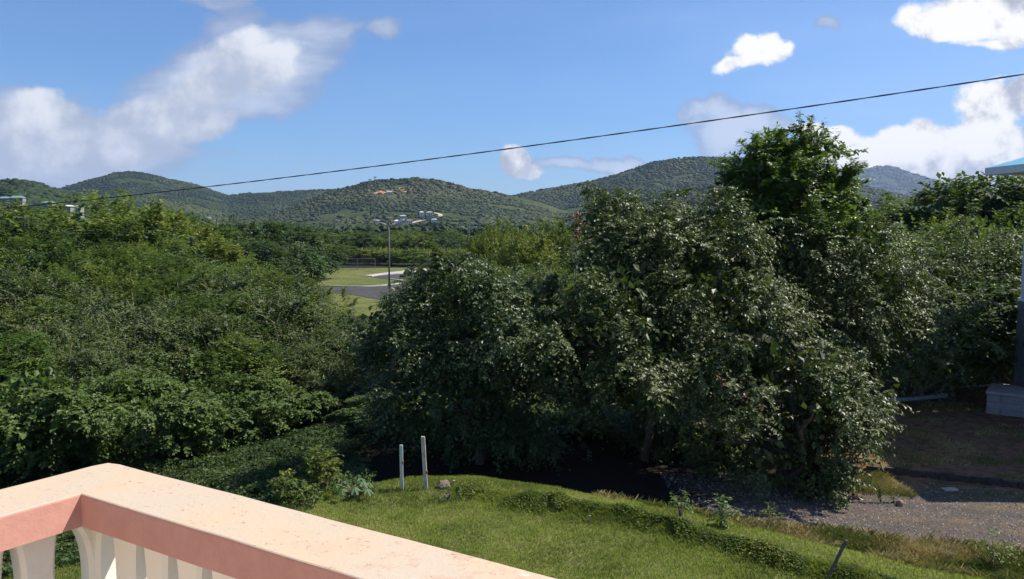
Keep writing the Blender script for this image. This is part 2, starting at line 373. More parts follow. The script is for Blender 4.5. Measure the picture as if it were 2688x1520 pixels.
_n = NT(_trk.data.materials[0].node_tree); _b = [q for q in _n.n if q.type == 'BSDF_PRINCIPLED'][0]; _src = _b.inputs['Base Color'].links[0].from_socket
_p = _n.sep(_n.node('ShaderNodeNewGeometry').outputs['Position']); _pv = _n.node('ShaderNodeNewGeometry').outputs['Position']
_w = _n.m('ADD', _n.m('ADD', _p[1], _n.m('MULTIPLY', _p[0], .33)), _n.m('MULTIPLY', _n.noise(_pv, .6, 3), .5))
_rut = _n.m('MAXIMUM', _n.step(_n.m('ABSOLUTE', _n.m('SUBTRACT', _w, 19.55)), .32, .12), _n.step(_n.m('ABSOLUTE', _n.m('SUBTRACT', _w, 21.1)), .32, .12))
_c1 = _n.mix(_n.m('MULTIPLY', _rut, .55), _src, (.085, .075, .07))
_bush_shade = _n.step(_n.m('ADD', _p[0], _n.m('MULTIPLY', _n.noise(_pv, 1.5, 4), 2.0)), 6.2, 4.6)  # shade under the bush, painted into the track colour towards the left
_n.put(_b.inputs['Base Color'], _n.mix(_bush_shade, _c1, (.016, .012, .008)))
ground_piece('soil_yard', 4, gmat('red_soil', (.36, .18, .11), (.27, .14, .09), (.10, .09, .045), .7, 3.5, 30))
ground_piece('dirt_path', 5, gmat('path_soil', (.07, .042, .03), (.05, .034, .022), (.03, .03, .016), .9, 4, 30))

# ------------------------------------------------------------------ hills
def ex(px): return (np.asarray(px, float)-W0/2)/F0*1.0034
def el_(py):
    d = (np.asarray(py, float)-H0/2)/F0; return -(d*CP+SP)/(CP-d*SP)
LAY = [  # (crest outline, crest distance, foot distance)
    ([(-900, 560), (-400, 520), (-100, 520), (150, 503), (209, 482), (261, 467), (313, 454), (355, 451), (397, 455), (449, 470), (522, 485), (585, 508), (605, 514), (626, 512), (680, 506), (731, 504), (835, 499), (900, 497), (1000, 500), (1100, 510), (1400, 520), (1700, 530), (2300, 560)], 1700, 820),
    ([(500, 600), (700, 575), (800, 535), (860, 508), (900, 496), (930, 490), (960, 480), (1002, 472), (1044, 472), (1086, 469), (1138, 472), (1180, 482), (1232, 497), (1274, 504), (1347, 515), (1420, 532), (1500, 560), (1600, 585), (1800, 600)], 1150, 730),
    ([(1000, 600), (1200, 560), (1300, 527), (1347, 515), (1399, 503), (1461, 491), (1545, 477), (1608, 461), (1670, 440), (1712, 425), (1775, 416), (1837, 412), (1900, 414), (1952, 420), (2050, 437), (2200, 475), (2400, 522), (2600, 570), (2900, 600)], 1500, 780),
    ([(1800, 590), (2000, 520), (2150, 470), (2230, 445), (2270, 438), (2318, 437), (2338, 440), (2390, 458), (2432, 470), (2500, 490), (2700, 520), (3000, 560), (3500, 600)], 5200, 3400),
    ([(-1500, 470), (-600, 470), (-200, 470), (0, 485), (42, 480), (84, 483), (110, 490), (151, 503), (200, 520), (260, 548), (330, 585), (400, 600)], 640, 400)]
BASE = -10.5
def hills_z(tx, y):
    """height of the terrain at lateral slope tx = x/y and forward distance y"""
    x = tx*y; z = np.full(np.broadcast(tx, y).shape, BASE) + 0*tx
    for k, (pts, yc, yf) in enumerate(LAY):
        p = np.array(pts, float); cr = CZ + yc*np.interp(tx, ex(p[:, 0]), el_(p[:, 1]))
        yc_ = yc
        t = (y-yf)/(yc_-yf); up = np.clip(t, 0, 1); s = np.where(t < 1, up**1.15*(1-.12*np.sin(up*math.pi)), np.clip(1-(t-1)*.9, 0, 1)**1.2)
        gl = fbm(x/ (150 if k < 3 else 330 if k == 3 else 70), y/(420 if k != 4 else 150)+k*7, 4)
        gul = np.abs(gl-.5)*2; amp = .62*(1-np.clip(t, 0, 1)**3)
        zz = BASE + (cr-BASE)*s*(1-amp*np.clip(1-gul*2.6, 0, 1)*.55)
        z = np.maximum(z, zz)
    return z
tx = np.linspace(-.85, .85, 620); yv = np.concatenate([np.arange(395, 1800, 9.0), np.geomspace(1810, 6200, 90)])
TX, YV = np.meshgrid(tx, yv, indexing='ij'); HZ = hills_z(TX, YV)
Vh = np.stack([TX*YV, YV, HZ], -1).reshape(-1, 3)
I, J = np.meshgrid(np.arange(len(tx)-1), np.arange(len(yv)-1), indexing='ij'); n_ = len(yv)
Qh = np.stack([I*n_+J, (I+1)*n_+J, (I+1)*n_+J+1, I*n_+J+1], -1).reshape(-1, 4)
keep = HZ.reshape(-1)[Qh].max(1) > BASE+.05
Qh = Qh[keep]; u, inv = np.unique(Qh, return_inverse=True)
m_h, nh = mat('hill_scrub')
f1 = nh.noise(nh.pos, .012, 4, .6); f2 = nh.noise(nh.pos, .12, 4, .65)
ch = nh.mix(nh.step(f1, .4, .62), (.030, .050, .014), (.060, .075, .022)); ch = nh.mix(nh.step(f2, .45, .7), ch, (.018, .032, .011))
nh.put(nh.bsdf.inputs['Base Color'], ch); nh.bsdf.inputs['Roughness'].default_value = .95; nh.bsdf.inputs['Specular IOR Level'].default_value = .1
bump(nh, f2, 1.0, 3.0)
tag(mesh_np('hills', Vh[u], inv.reshape(-1, 4), m_h, smooth=True), kind='structure')

# ------------------------------------------------------------------ distant woodland: one mass of crowns
def ico():
    t = (1+5**.5)/2
    v = unit(np.array([(-1, t, 0), (1, t, 0), (-1, -t, 0), (1, -t, 0), (0, -1, t), (0, 1, t), (0, -1, -t), (0, 1, -t), (t, 0, -1), (t, 0, 1), (-t, 0, -1), (-t, 0, 1)], float))
    f = [(0, 11, 5), (0, 5, 1), (0, 1, 7), (0, 7, 10), (0, 10, 11), (1, 5, 9), (5, 11, 4), (11, 10, 2), (10, 7, 6), (7, 1, 8), (3, 9, 4), (3, 4, 2), (3, 2, 6), (3, 6, 8), (3, 8, 9), (4, 9, 5), (2, 4, 11), (6, 2, 10), (8, 6, 7), (9, 8, 1)]
    v = list(map(tuple, v)); c = {}; F = []
    def mid(a, b):
        k = (min(a, b), max(a, b))
        if k not in c: c[k] = len(v); v.append(tuple(unit(np.array(v[a])+np.array(v[b]))))
        return c[k]
    for a, b, d in f:
        e, g, h = mid(a, b), mid(b, d), mid(d, a); F += [(a, e, h), (b, g, e), (d, h, g), (e, g, h)]
    return np.array(v), np.array(F)
IV, IF = ico()
rng = np.random.default_rng(11)
def crown_mass(name, P, size, tint, m, label, cat, seed=1, zs=.8, sm=True):
    """P (n,3) bases, size (n,) radii: ragged crowns joined in one woodland mesh"""
    r = np.random.default_rng(seed); n = len(P)
    keepf = IF[(IV[IF][:, :, 2].mean(1) > -.45)]; us, inv = np.unique(keepf, return_inverse=True); base = IV[us]; bf = inv.reshape(-1, 3)
    T = base[None]*(1+.85*(r.random((n, len(base), 1))-.5))
    a = r.random(n)*6.283; ca, sa = np.cos(a)[:, None], np.sin(a)[:, None]
    x = T[..., 0]*ca - T[..., 1]*sa; y = T[..., 0]*sa + T[..., 1]*ca
    Vc = np.stack([x, y, T[..., 2]*zs+.35], -1)*size[:, None, None] + P[:, None]
    Fc = (bf[None] + (np.arange(n)*len(base))[:, None, None]).reshape(-1, 3)
    tt = np.repeat(tint, len(base)) + (r.random(n*len(base))-.5)*.22
    o = mesh_np(name, Vc.reshape(-1, 3), Fc, m, tint=np.clip(tt, 0, 1), smooth=sm)
    return tag(o, label, cat, kind='stuff')
def scatter_hill(N, y0, y1, t0, t1, s0, s1, seed):
    r = np.random.default_rng(seed)
    y = np.sqrt(r.random(N)*(y1**2-y0**2)+y0**2); t = t0+(t1-t0)*r.random(N)
    z = hills_z(t, y); z2 = hills_z(t, y+12.0); zf = hills_z(t, y*1.0-12.0)
    slope = (z2-zf)/24.0; ang = (z-CZ)/y
    # hidden behind something nearer?
    vis = np.ones(N, bool)
    for k in np.linspace(.35, .985, 22): vis &= (hills_z(t, y*k)-CZ)/(y*k) < ang+.010
    vis &= (z > BASE+.4)
    x = t*y; dens = fbm(x/90, y/90, 3)
    clear = (fbm(x/45+30, y/45, 3) > .655)
    # the village slope on the middle hill stays open
    px = t/1.0034*F0+W0/2
    vill = (px > 1010) & (px < 1215) & (y > 742) & (y < 850)
    bare = ((px > 985) & (px < 1050) & (y > 1040) & (y < 1085))
    ok = vis & ~(vill & (r.random(N) < .93)) & ~bare & ~clear
    x, y, z, dens = x[ok], y[ok], z[ok], dens[ok]
    s = (s0+(s1-s0)*r.random(len(x))**2.5)*(.65+.7*dens)
    tint = np.clip(.5+(dens-.5)*1.6+(fbm(x/260, y/260+5, 2)-.5)*1.2+(r.random(len(x))-.5)*.35, 0, 1)
    return np.stack([x, y, z], -1), s, tint
A = [scatter_hill(190000, 420, 1760, -.66, .60, 1.2, 3.1, 3), scatter_hill(9000, 400, 660, -.68, -.40, 2.2, 4.2, 4), scatter_hill(12000, 3600, 5300, .30, .62, 5, 10, 5)]
crown_mass('hill_woodland', np.concatenate([a[0] for a in A]), np.concatenate([a[1] for a in A]), np.concatenate([a[2] for a in A]), M['hill_leaf'],
           'dense green scrub and small trees covering the distant hills', 'woodland', 7, zs=.58)
# valley floor woodland between the playing field and the hills
r = np.random.default_rng(21); N = 60000
y = np.sqrt(r.random(N)*(780**2-330**2)+330**2); t = -.68+1.36*r.random(N); x = t*y
h = 6.0+3.5*fbm(x/40, y/40, 3)
gz = ground_z(x, y); ok = ~((t*F0/1.0034+W0/2 > 1010) & (t*F0/1.0034+W0/2 < 1215) & (y > 700)) & ~((t < -.45) & (y > 390))
P_ = np.stack([x, y, gz+h-2.0+(r.random(N)-.5)*1.5], -1)[ok]
crown_mass('valley_woodland', P_, (.9+1.3*r.random(N)+y/500)[ok], np.clip(.25+.9*(fbm(x/35, y/35, 3)[ok]-.4)+np.where((t*F0+W0/2)[ok] < 1000, .15, 0), 0, 1), M['hill_leaf'],
           'flat belt of dark green woodland between the field and the hills', 'woodland', 8, sm=False)

# ------------------------------------------------------------------ foliage builders
def leaf_quads(P, A, Nn, s, asp, fold=.18):
    """rhombic leaves: base P, axis A, normal Nn, length s"""
    Wd = unit(np.cross(Nn, A)); s = s[:, None]
    mid = P + A*s*.5; up = Nn*s*fold*asp
    V = np.stack([P, mid + Wd*s*asp*.5 + up, P + A*s, mid - Wd*s*asp*.5 + up], 1)
    return V.reshape(-1, 3)
def sprays(r, O, D, L, nl, s, asp=.6, droop=.35, hang=.3, pinnate=False, tint0=.5, up=0.0, jitter=.35):
    n = len(O); j = np.arange(nl); t = (j+.6)/nl
    g = np.array([0, 0, -1.0])
    Lx = L[:, None, None]
    pos = O[:, None] + D[:, None]*Lx*t[None, :, None] + g*(droop*t**2)[None, :, None]*Lx
    tan = unit(D[:, None] + g*(2*droop*t)[None, :, None])
    side = unit(np.cross(tan, np.array([0, 0, 1.0])+.25*(r.random((n, 1, 3))-.5)))
    sg = np.where(j % 2 == 0, 1.0, -1.0)[None, :, None]
    ax = side*sg*(.95 if pinnate else .75) + tan*(.45 if pinnate else .55) + (r.random((n, nl, 3))-.5)*jitter*2 + g*hang*(.5+r.random((n, nl, 1)))
    ax = unit(ax)
    nr = np.array([0, 0, 1.0])*(.8) + (r.random((n, nl, 3))-.5)*(1.1 if not pinnate else .6) + D[:, None]*.45
    nr = nr - ax*(nr*ax).sum(-1, keepdims=True); nr = unit(nr)
    sz = s*(.45+.95*r.random((n, nl)))*(1-.35*np.abs(t-.45)[None])
    V = leaf_quads(pos.reshape(-1, 3), ax.reshape(-1, 3), nr.reshape(-1, 3), sz.reshape(-1), asp)
    tt = np.repeat(tint0, nl) if np.ndim(tint0) else np.full(n*nl, tint0)
    tt = np.clip(tt + (r.random(n*nl)-.5)*.5, 0, .96)
    return V, np.repeat(tt, 4), pos
def twig_strips(pos, O, rad):
    """three-sided thin stems along the sprays"""
    n, k, _ = pos.shape; idx = [0, k//2, k-1]
    C = np.concatenate([O[:, None], pos[:, idx]], 1); m = C.shape[1]
    T = unit(C[:, 1:] - C[:, :-1]); T = np.concatenate([T, T[:, -1:]], 1)
    a = unit(np.cross(T, np.array([.3, .2, 1.0]))); b = np.cross(T, a); rr = (rad*np.linspace(1, .3, m))[None, :, None]
    ring = np.stack([C + rr*a, C + rr*(-.5*a+.87*b), C + rr*(-.5*a-.87*b)], 2)
    V = ring.reshape(-1, 3); F = []
    base = (np.arange(n)*m*3)[:, None]
    for i in range(m-1):
        for q in range(3):
            F.append(np.concatenate([base+i*3+q, base+i*3+(q+1) % 3, base+(i+1)*3+(q+1) % 3, base+(i+1)*3+q], 1))
    return V, np.concatenate(F, 0)
def blob_points(r, blobs, dens, shell=(.72, 1.05), low=-.55, gs=1.6, gapt=.42):
    """points on the outer shells of the clumps, none deep inside another clump; blobs (k,6): centre, radii"""
    B = np.asarray(blobs, float); area = 4*math.pi*((B[:, 3]*B[:, 4])**1.6+(B[:, 3]*B[:, 5])**1.6+(B[:, 4]*B[:, 5])**1.6)**(1/1.6)/3**(1/1.6)
    cnt = np.maximum(1, (area*dens)).astype(int); ids = np.repeat(np.arange(len(B)), cnt)
    d = unit(r.normal(size=(len(ids), 3))); ok = d[:, 2] > low - .3*r.random(len(ids)); d = d[ok]; ids = ids[ok]
    rad = shell[0]+(shell[1]-shell[0])*r.random((len(ids), 1))**.7
    c, q = B[ids, :3], B[ids, 3:]
    P = c + d*q*rad; inside = np.zeros(len(P), bool)
    for k in range(len(B)):
        dd = (((P-B[k, :3])/B[k, 3:])**2).sum(1); inside |= (dd < .42) & (ids != k)
    P, d, q, ids = P[~inside], d[~inside], q[~inside], ids[~inside]
    o_ = r.random(3)*50
    gap = .5*vnoise(P[:, 0]*gs+o_[0]+P[:, 2]*gs*.6, P[:, 1]*gs+o_[1]-P[:, 2]*gs*.8)+.5*vnoise(P[:, 0]*gs*.9+7+P[:, 1]*gs*.5, P[:, 2]*gs*1.3+o_[2])
    k = gap > gapt + .12*(r.random(len(P))-.5)
    return P[k], unit(d/q)[k], ids[k]
TW = []
def crown(name, r, blobs, leaf, m, parent, dens=10, L=.6, nl=10, asp=.6, droop=.35, hang=.3, pinnate=False, upw=.15, shell=(.72, 1.05), low=-.55, fill=1.0, flowers=0.0, twigs=None, outw=1.0, extra=None, gs=1.25, gapt=.50, arms=0, armL=1.4, armdroop=.35, armup=.4, armspread=.45, tvar=.75, armsh=.9):
    B = np.asarray(blobs, float)
    P, Nn, ids = blob_points(r, B, dens, shell, low, gs, gapt)
    D = unit(Nn*outw + np.array([0, 0, upw]) + (r.random(P.shape)-.5)*.9)
    Ls = L*(.6+.8*r.random(len(P)))
    ct = r.random(len(B)); t0 = .40 + (ct[ids]-.5)*tvar + (fbm(P[:, 0]*.7+P[:, 2]*.4+31, P[:, 1]*.5+P[:, 2]*.8, 2)-.5)*.8
    tw_extra = []
    na = int(arms*len(B))
    if na:
        k = r.choice(len(P), na); O_ = P[k]-D[k]*.25; Da = unit(Nn[k]*outw+np.array([0, 0, armup])+(r.random((na, 3))-.5)*.7); La = armL*(.55+.7*r.random(na)); K_ = 11
        tt_ = (np.arange(K_)+.7)/K_; ap = O_[:, None]+Da[:, None]*La[:, None, None]*tt_[None, :, None]+np.array([0, 0, -1.])*(armdroop*tt_**2)[None, :, None]*La[:, None, None]
        tan = unit(Da[:, None]+np.array([0, 0, -1.])*(2*armdroop*tt_)[None, :, None])
        sd = unit(tan*.75+(r.random((na, K_, 3))-.5)*2.0*armspread*1.6)
        P = np.concatenate([P, ap.reshape(-1, 3)]); D = np.concatenate([D, sd.reshape(-1, 3)]); Ls = np.concatenate([Ls, (L*.62*armsh*(1.1-.55*tt_)[None]*(.8+.4*r.random((na, K_)))).reshape(-1)])
        t0 = np.concatenate([t0, np.repeat(np.clip(t0[k]+.12, 0, 1), K_)]); tw_extra.append(twig_strips(ap, O_, (twigs[0] if twigs else .008)*1.5))
    t0 = np.clip(t0, .0, .95)
    V, tt, pos = sprays(r, P - D*Ls[:, None]*.45, D, Ls, nl, leaf, asp, droop, hang, pinnate, t0)
    if flowers: k = r.random(len(V)//4) < flowers; tt = tt.reshape(-1, 4); tt[k] = 1.0; tt = tt.reshape(-1)
    Vs = [V]; Ts = [tt]
    if extra is not None: Vs.append(extra[0]); Ts.append(extra[1])
    # oversized inner leaves added to block light, tinted darkest as the crown's inner shade
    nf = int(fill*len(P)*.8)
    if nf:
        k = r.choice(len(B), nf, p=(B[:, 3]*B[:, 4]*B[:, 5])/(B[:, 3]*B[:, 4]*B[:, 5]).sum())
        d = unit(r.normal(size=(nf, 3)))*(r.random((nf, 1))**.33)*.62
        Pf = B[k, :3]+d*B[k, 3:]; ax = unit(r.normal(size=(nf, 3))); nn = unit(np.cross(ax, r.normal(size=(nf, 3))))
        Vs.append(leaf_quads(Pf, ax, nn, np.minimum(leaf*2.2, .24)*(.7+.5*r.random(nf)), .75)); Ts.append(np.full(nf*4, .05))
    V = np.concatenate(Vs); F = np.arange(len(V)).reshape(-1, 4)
    o = mesh_np(name, V, F, m, parent, tint=np.concatenate(Ts))
    if twigs:
        sel = r.random(len(pos)) < twigs[1]
        tw_extra.append(twig_strips(pos[sel], (P - D*Ls[:, None]*.45)[sel], twigs[0]))
    TW[:] = tw_extra
    return o
def wood(name, r, base, blobs, r0, m, parent, stems=1, fork=.35, n=7, nlimb=9):
    mb = MB(); B = np.asarray(blobs, float); base = np.array(base, float)
    top = B[:, :3].mean(0)
    for s in range(stems):
        off_ = np.array([r.normal()*.25, r.normal()*.25, 0])*(stems > 1)
        b = base+off_; f = b + (top-b)*fork + np.array([r.normal()*.12, r.normal()*.12, 0])*(1+stems*.3)
        mid = (b+f)/2 + np.array([r.normal()*.08, r.normal()*.08, 0])
        rs = r0/(stems**.5)
        mb.tube([b-(0, 0, .15), b+(0, 0, .08), mid, f], [rs*1.35, rs*1.05, rs*.85, rs*.7], n)
        for k in r.choice(len(B), min(len(B), max(2, nlimb//stems)), replace=False):
            e = B[k, :3]+np.array([0, 0, .2])*B[k, 5]; c1 = f+(e-f)*.35+np.array([r.normal()*.15, r.normal()*.15, .15*abs(e[2]-f[2])+.1]); c2 = f+(e-f)*.7+np.array([r.normal()*.15, r.normal()*.15, .1])
            mb.tube([f-(0, 0, .1), c1, c2, e], [rs*.6, rs*.42, rs*.26, rs*.1], 5)
    V = np.array(mb.V); Fq = np.array([f for f in mb.F if len(f) == 4]); Fo = [list(f) for f in mb.F if len(f) > 4]
    Vs = [V]; Fs = [Fq] + [np.array([f]) for f in Fo]; b0 = len(V)
    for tv, tf in TW: Vs.append(tv); Fs.append(tf+b0); b0 += len(tv)
    TW[:] = []
    return mesh_np(name, np.concatenate(Vs), Fs, m, parent, smooth=True)
def ball_blobs(r, R_, z0, z1, n, size=(.26, .42), flat=.75, bottom=0.0):
    """clumps spread over an egg-shaped envelope of radius R_ from z0 to z1, plus a core"""
    out = [(0, 0, z0+(z1-z0)*.48, R_*.62, R_*.62, (z1-z0)*.40)]
    i = 0
    while i < n:
        d = unit(r.normal(size=3)); 
        if d[2] < -.75+bottom: continue
        q = .62+.2*r.random()
        c = np.array([d[0]*R_*q, d[1]*R_*q, z0+(z1-z0)*.48 + d[2]*(z1-z0)*.5*q])
        s = R_*(size[0]+(size[1]-size[0])*r.random())
        c[2] = max(c[2], z0+s*flat*.6)
        out.append((*c, s, s, s*flat)); i += 1
    return out

# ------------------------------------------------------------------ repeated plants: one of each kind is built, then copied
PROTO = {}
def proto(kind, seed, R_, z0, z1, nb, leafsize, material, bark='bark', stems=1, r0=.12, name='tree', **kw):
    r = np.random.default_rng(seed); root = empty(name)
    bl = ball_blobs(r, R_, z0, z1, nb)
    c = crown('crown', r, bl, leafsize, M[material], root, **kw)
    t = wood('branches' if stems > 1 else 'trunk', r, (0, 0, 0), bl, r0, M[bark], root, stems)
    PROTO.setdefault(kind, []).append(dict(root=root, kids=list(root.children), used=False, top=z1*1.04, R=R_))
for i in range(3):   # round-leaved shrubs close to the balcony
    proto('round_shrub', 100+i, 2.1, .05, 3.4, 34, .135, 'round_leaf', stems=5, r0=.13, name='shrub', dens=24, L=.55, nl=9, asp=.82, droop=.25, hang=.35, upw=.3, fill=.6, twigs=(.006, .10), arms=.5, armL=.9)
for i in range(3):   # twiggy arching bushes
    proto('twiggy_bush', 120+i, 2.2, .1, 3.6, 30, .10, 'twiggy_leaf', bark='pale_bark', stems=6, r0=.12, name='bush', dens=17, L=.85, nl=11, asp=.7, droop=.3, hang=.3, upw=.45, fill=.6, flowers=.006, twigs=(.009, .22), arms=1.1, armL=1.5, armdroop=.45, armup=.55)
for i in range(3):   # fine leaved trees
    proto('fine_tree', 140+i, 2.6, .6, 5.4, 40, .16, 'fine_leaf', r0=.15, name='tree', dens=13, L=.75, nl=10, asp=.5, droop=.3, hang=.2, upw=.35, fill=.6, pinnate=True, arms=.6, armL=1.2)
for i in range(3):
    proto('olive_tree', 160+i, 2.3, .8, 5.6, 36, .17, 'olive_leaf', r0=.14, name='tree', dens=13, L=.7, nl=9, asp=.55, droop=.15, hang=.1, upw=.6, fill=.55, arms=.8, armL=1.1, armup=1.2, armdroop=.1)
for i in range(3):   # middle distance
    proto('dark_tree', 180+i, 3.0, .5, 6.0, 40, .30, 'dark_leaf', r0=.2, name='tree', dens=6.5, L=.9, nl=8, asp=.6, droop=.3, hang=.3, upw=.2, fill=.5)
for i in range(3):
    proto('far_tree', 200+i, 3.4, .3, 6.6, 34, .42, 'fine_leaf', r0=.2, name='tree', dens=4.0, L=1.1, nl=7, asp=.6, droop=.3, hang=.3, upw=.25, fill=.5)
rp = np.random.default_rng(77); NEXT = {}
def plant(kind, px, top, Y, label, cat, group=None, wide=1.0, x=None):
    p = at(px, top, Y); gz = float(ground_z(p.x, Y)); Hh = max(.8, p.z-gz)
    k = NEXT.get(kind, 0); NEXT[kind] = k+1; d = PROTO[kind][k % len(PROTO[kind])]
    if not d['used']: root = d['root']; d['used'] = True
    else:
        root = d['root'].copy(); sc.collection.objects.link(root)
        for ch_ in d['kids']: c2 = ch_.copy(); sc.collection.objects.link(c2); c2.parent = root
    s = Hh/d['top']; root.location = (p.x, Y, gz-.05*s); root.rotation_euler = (0, 0, rp.random()*6.28)
    ws = s**.6*wide*(.92+.16*rp.random()); root.scale = (ws, ws, s)
    for q in ('label', 'category', 'group'):
        if q in root: del root[q]
    tag(root, label, cat, group); return root

ORD = ['first', 'second', 'third', 'fourth', 'fifth', 'sixth', 'seventh', 'eighth', 'ninth', 'tenth', 'eleventh', 'twelfth']
def row(kinds, spots, phrase, cat, group, wide=1.0):
    """one row of the same plants at one depth, named by their order along it"""
    spots = sorted(spots); n = len(spots)
    for i, (px, top, Y) in enumerate(spots):
        lb = ('leftmost' if i == 0 else 'rightmost' if i == n-1 else ORD[i]+' from left') + ' of the ' + phrase; lb = ' '.join(lb.split()[:16])
        plant(kinds[i % len(kinds)], px, top, Y, lb, cat, group, wide)
# left thicket, nearest row first
for (px, top, Y), lb in zip([(-60, 960, 22.5), (150, 930, 23.5), (360, 960, 24.5), (560, 1010, 26), (760, 1000, 28)],
     ['leafy green shrub at the far left edge of the photo behind the railing', 'rounded bright green shrub rising behind the balcony railing corner', 'leafy shrub with round leaves just right of the railing corner',
      'low bushy shrub above the green ground cover', 'dark shrub beside the dirt path under the trees']): plant('round_shrub', px, top, Y, lb, 'shrub', 'shrubs in the front row of the left thicket')
row(['round_shrub', 'fine_tree', 'twiggy_bush'], [(-150, 860, 26), (40, 850, 27), (240, 890, 27), (450, 900, 28.5), (640, 870, 30), (820, 900, 31)], 'rounded shrubs behind the front row of the left thicket', 'shrub', 'shrubs in the second row of the left thicket')
row(['round_shrub'], [(330, 950, 25.8), (660, 970, 27.5)], 'two low shrubs tucked between the front shrubs of the left thicket', 'shrub', 'low shrubs in the left thicket')
row(['twiggy_bush'], [(180, 820, 30), (520, 800, 31), (750, 850, 32), (900, 860, 33)], 'arching bushes in the nearer row of the left thicket', 'bush', 'arching bushes in the nearer row of the left thicket', 1.1)
row(['twiggy_bush', 'fine_tree', 'twiggy_bush'], [(-100, 780, 32), (80, 765, 33), (250, 765, 34), (420, 770, 34), (590, 745, 34), (740, 735, 35), (850, 800, 35)], 'arching pale-twigged bushes in the middle left thicket', 'bush', 'arching bushes in the middle of the left thicket', 1.1)
row(['fine_tree', 'twiggy_bush', 'fine_tree', 'olive_tree'], [(-60, 700, 40), (60, 690, 41), (190, 685, 42), (330, 700, 42), (470, 690, 41), (610, 690, 42), (730, 692, 43), (820, 722, 44)], 'feathery trees at mid height of the left thicket', 'tree', 'feathery trees at mid height of the left thicket')
row(['fine_tree'], [(180, 650, 46), (420, 655, 45), (560, 672, 45)], 'three feathery trees above the middle left thicket', 'tree', 'feathery trees above the middle of the left thicket')
row(['fine_tree', 'dark_tree', 'fine_tree'], [(-20, 635, 49), (110, 620, 50), (240, 610, 51), (380, 625, 50), (500, 640, 49), (620, 660, 48)], 'green trees in the upper part of the left thicket', 'tree', 'trees in the upper row of the left thicket')
row(['fine_tree'], [(80, 590, 55), (400, 605, 55), (480, 610, 57), (540, 605, 62)], 'trees just below the skyline of the left thicket', 'tree', 'trees below the skyline of the left thicket')
row(['fine_tree', 'dark_tree'], [(-80, 560, 58), (20, 555, 60), (110, 560, 62), (190, 555, 58), (330, 560, 58), (440, 570, 60)], 'green trees along the skyline of the left thicket', 'tree', 'trees along the skyline of the left thicket')
plant('olive_tree', 275, 478, 62, 'tallest yellow-green tree crossing the overhead wire on the left', 'tree', wide=1.9)
plant('olive_tree', 365, 528, 61, 'yellow-green tree just right of the tallest left tree', 'tree', wide=1.5)
plant('olive_tree', 515, 588, 58, 'pale olive bushy tree below the distant single-arm street lamp', 'tree', wide=1.4)
plant('olive_tree', 610, 655, 60, 'rounded yellow-green tree in front of the dark trees', 'tree', wide=1.1)
row(['dark_tree'], [(585, 590, 105), (645, 556, 110), (700, 570, 112), (760, 578, 116), (810, 595, 120)], 'taller dark trees left of the playing field', 'tree', 'dark trees left of the playing field', 1.25)
row(['dark_tree'], [(610, 615, 95), (690, 622, 96), (760, 628, 100)], 'three lower dark trees in front of the taller dark trees', 'tree', 'lower dark trees left of the playing field', 1.25)
row(['far_tree', 'dark_tree', 'far_tree'], [(700, 600, 172), (765, 604, 176), (830, 606, 178), (895, 608, 180), (960, 607, 182), (1030, 610, 178), (1095, 610, 176), (1160, 611, 184), (1240, 612, 188)], 'bushy trees along the far side of the playing field', 'tree', 'trees along the far side of the playing field', 1.5)
row(['far_tree', 'dark_tree', 'far_tree'], [(620+52*i, 596+(i*7) % 9, 235+(i*37) % 60) for i in range(12)], 'trees in the belt below the village houses', 'tree', 'trees in the belt below the village', 1.7)
row(['far_tree'], [(720, 640, 150), (785, 630, 158), (845, 637, 160), (905, 640, 161), (965, 645, 160), (1025, 655, 158), (1085, 650, 156)], 'low bushes just behind the playing field', 'bush', 'low bushes behind the playing field', 1.5)
row(['far_tree'], [(-60, 528, 95), (20, 519, 100), (100, 524, 104), (190, 533, 100)], 'bushy trees hiding the feet of the far left houses', 'tree', 'trees below the far left houses', 1.2)
row(['far_tree', 'dark_tree'], [(430, 540, 100), (485, 552, 105), (540, 568, 100)], 'bushy trees left of the single-arm lamp', 'tree', 'trees left of the single-arm lamp', 1.2)
CT = ['slender yellow-green tree next to the second street lamp', 'yellow-green tree with a pointed top left of centre', 'tall feathery yellow-green tree rising above the centre bushes', 'light green tree between the feathery tree and the rusty dead tree',
      'yellow-green sapling beside the rusty dead tree']
for (px, top, Y, wd), lb in zip([(1275, 585, 50, .6), (1330, 558, 54, .6), (1415, 545, 52, .65), (1375, 590, 44, .8), (1465, 568, 50, .5)], CT): plant('olive_tree', px, top, Y, lb, 'tree', wide=wd)
row(['twiggy_bush', 'fine_tree'], [(1110, 760, 30), (1150, 690, 34), (1210, 675, 36), (1290, 680, 34), (1380, 680, 33), (1460, 690, 34)], 'dark leafy bushes right of the playing field gap', 'bush', 'dark bushes at the right of the field gap')
row(['dark_tree', 'fine_tree', 'dark_tree'], [(2390, 490, 44), (2450, 468, 44), (2510, 448, 43), (2565, 438, 42), (2625, 428, 42), (2700, 405, 42), (2770, 415, 40)], 'tall skyline trees left of the blue-roofed house', 'tree', 'skyline trees left of the house', 1.0)
row(['fine_tree', 'round_shrub'], [(2330, 570, 34), (2400, 555, 36), (2480, 540, 36), (2560, 530, 36), (2650, 520, 37)], 'mid green trees below those skyline trees near the house', 'tree', 'mid green trees near the house', 1.0)
plant('fine_tree', 2230, 520, 60, 'distant green tree seen just right of the tallest tree', 'tree'); plant('fine_tree', 2310, 508, 56, 'distant feathery tree below the far blue hill', 'tree')
row(['twiggy_bush'], [(2390, 640, 31), (2500, 600, 32), (2610, 590, 33), (2700, 600, 33)], 'pale-leaved bushes in the upper row beside the house', 'bush', 'pale-leaved bushes in the upper row on the right', 1.15)
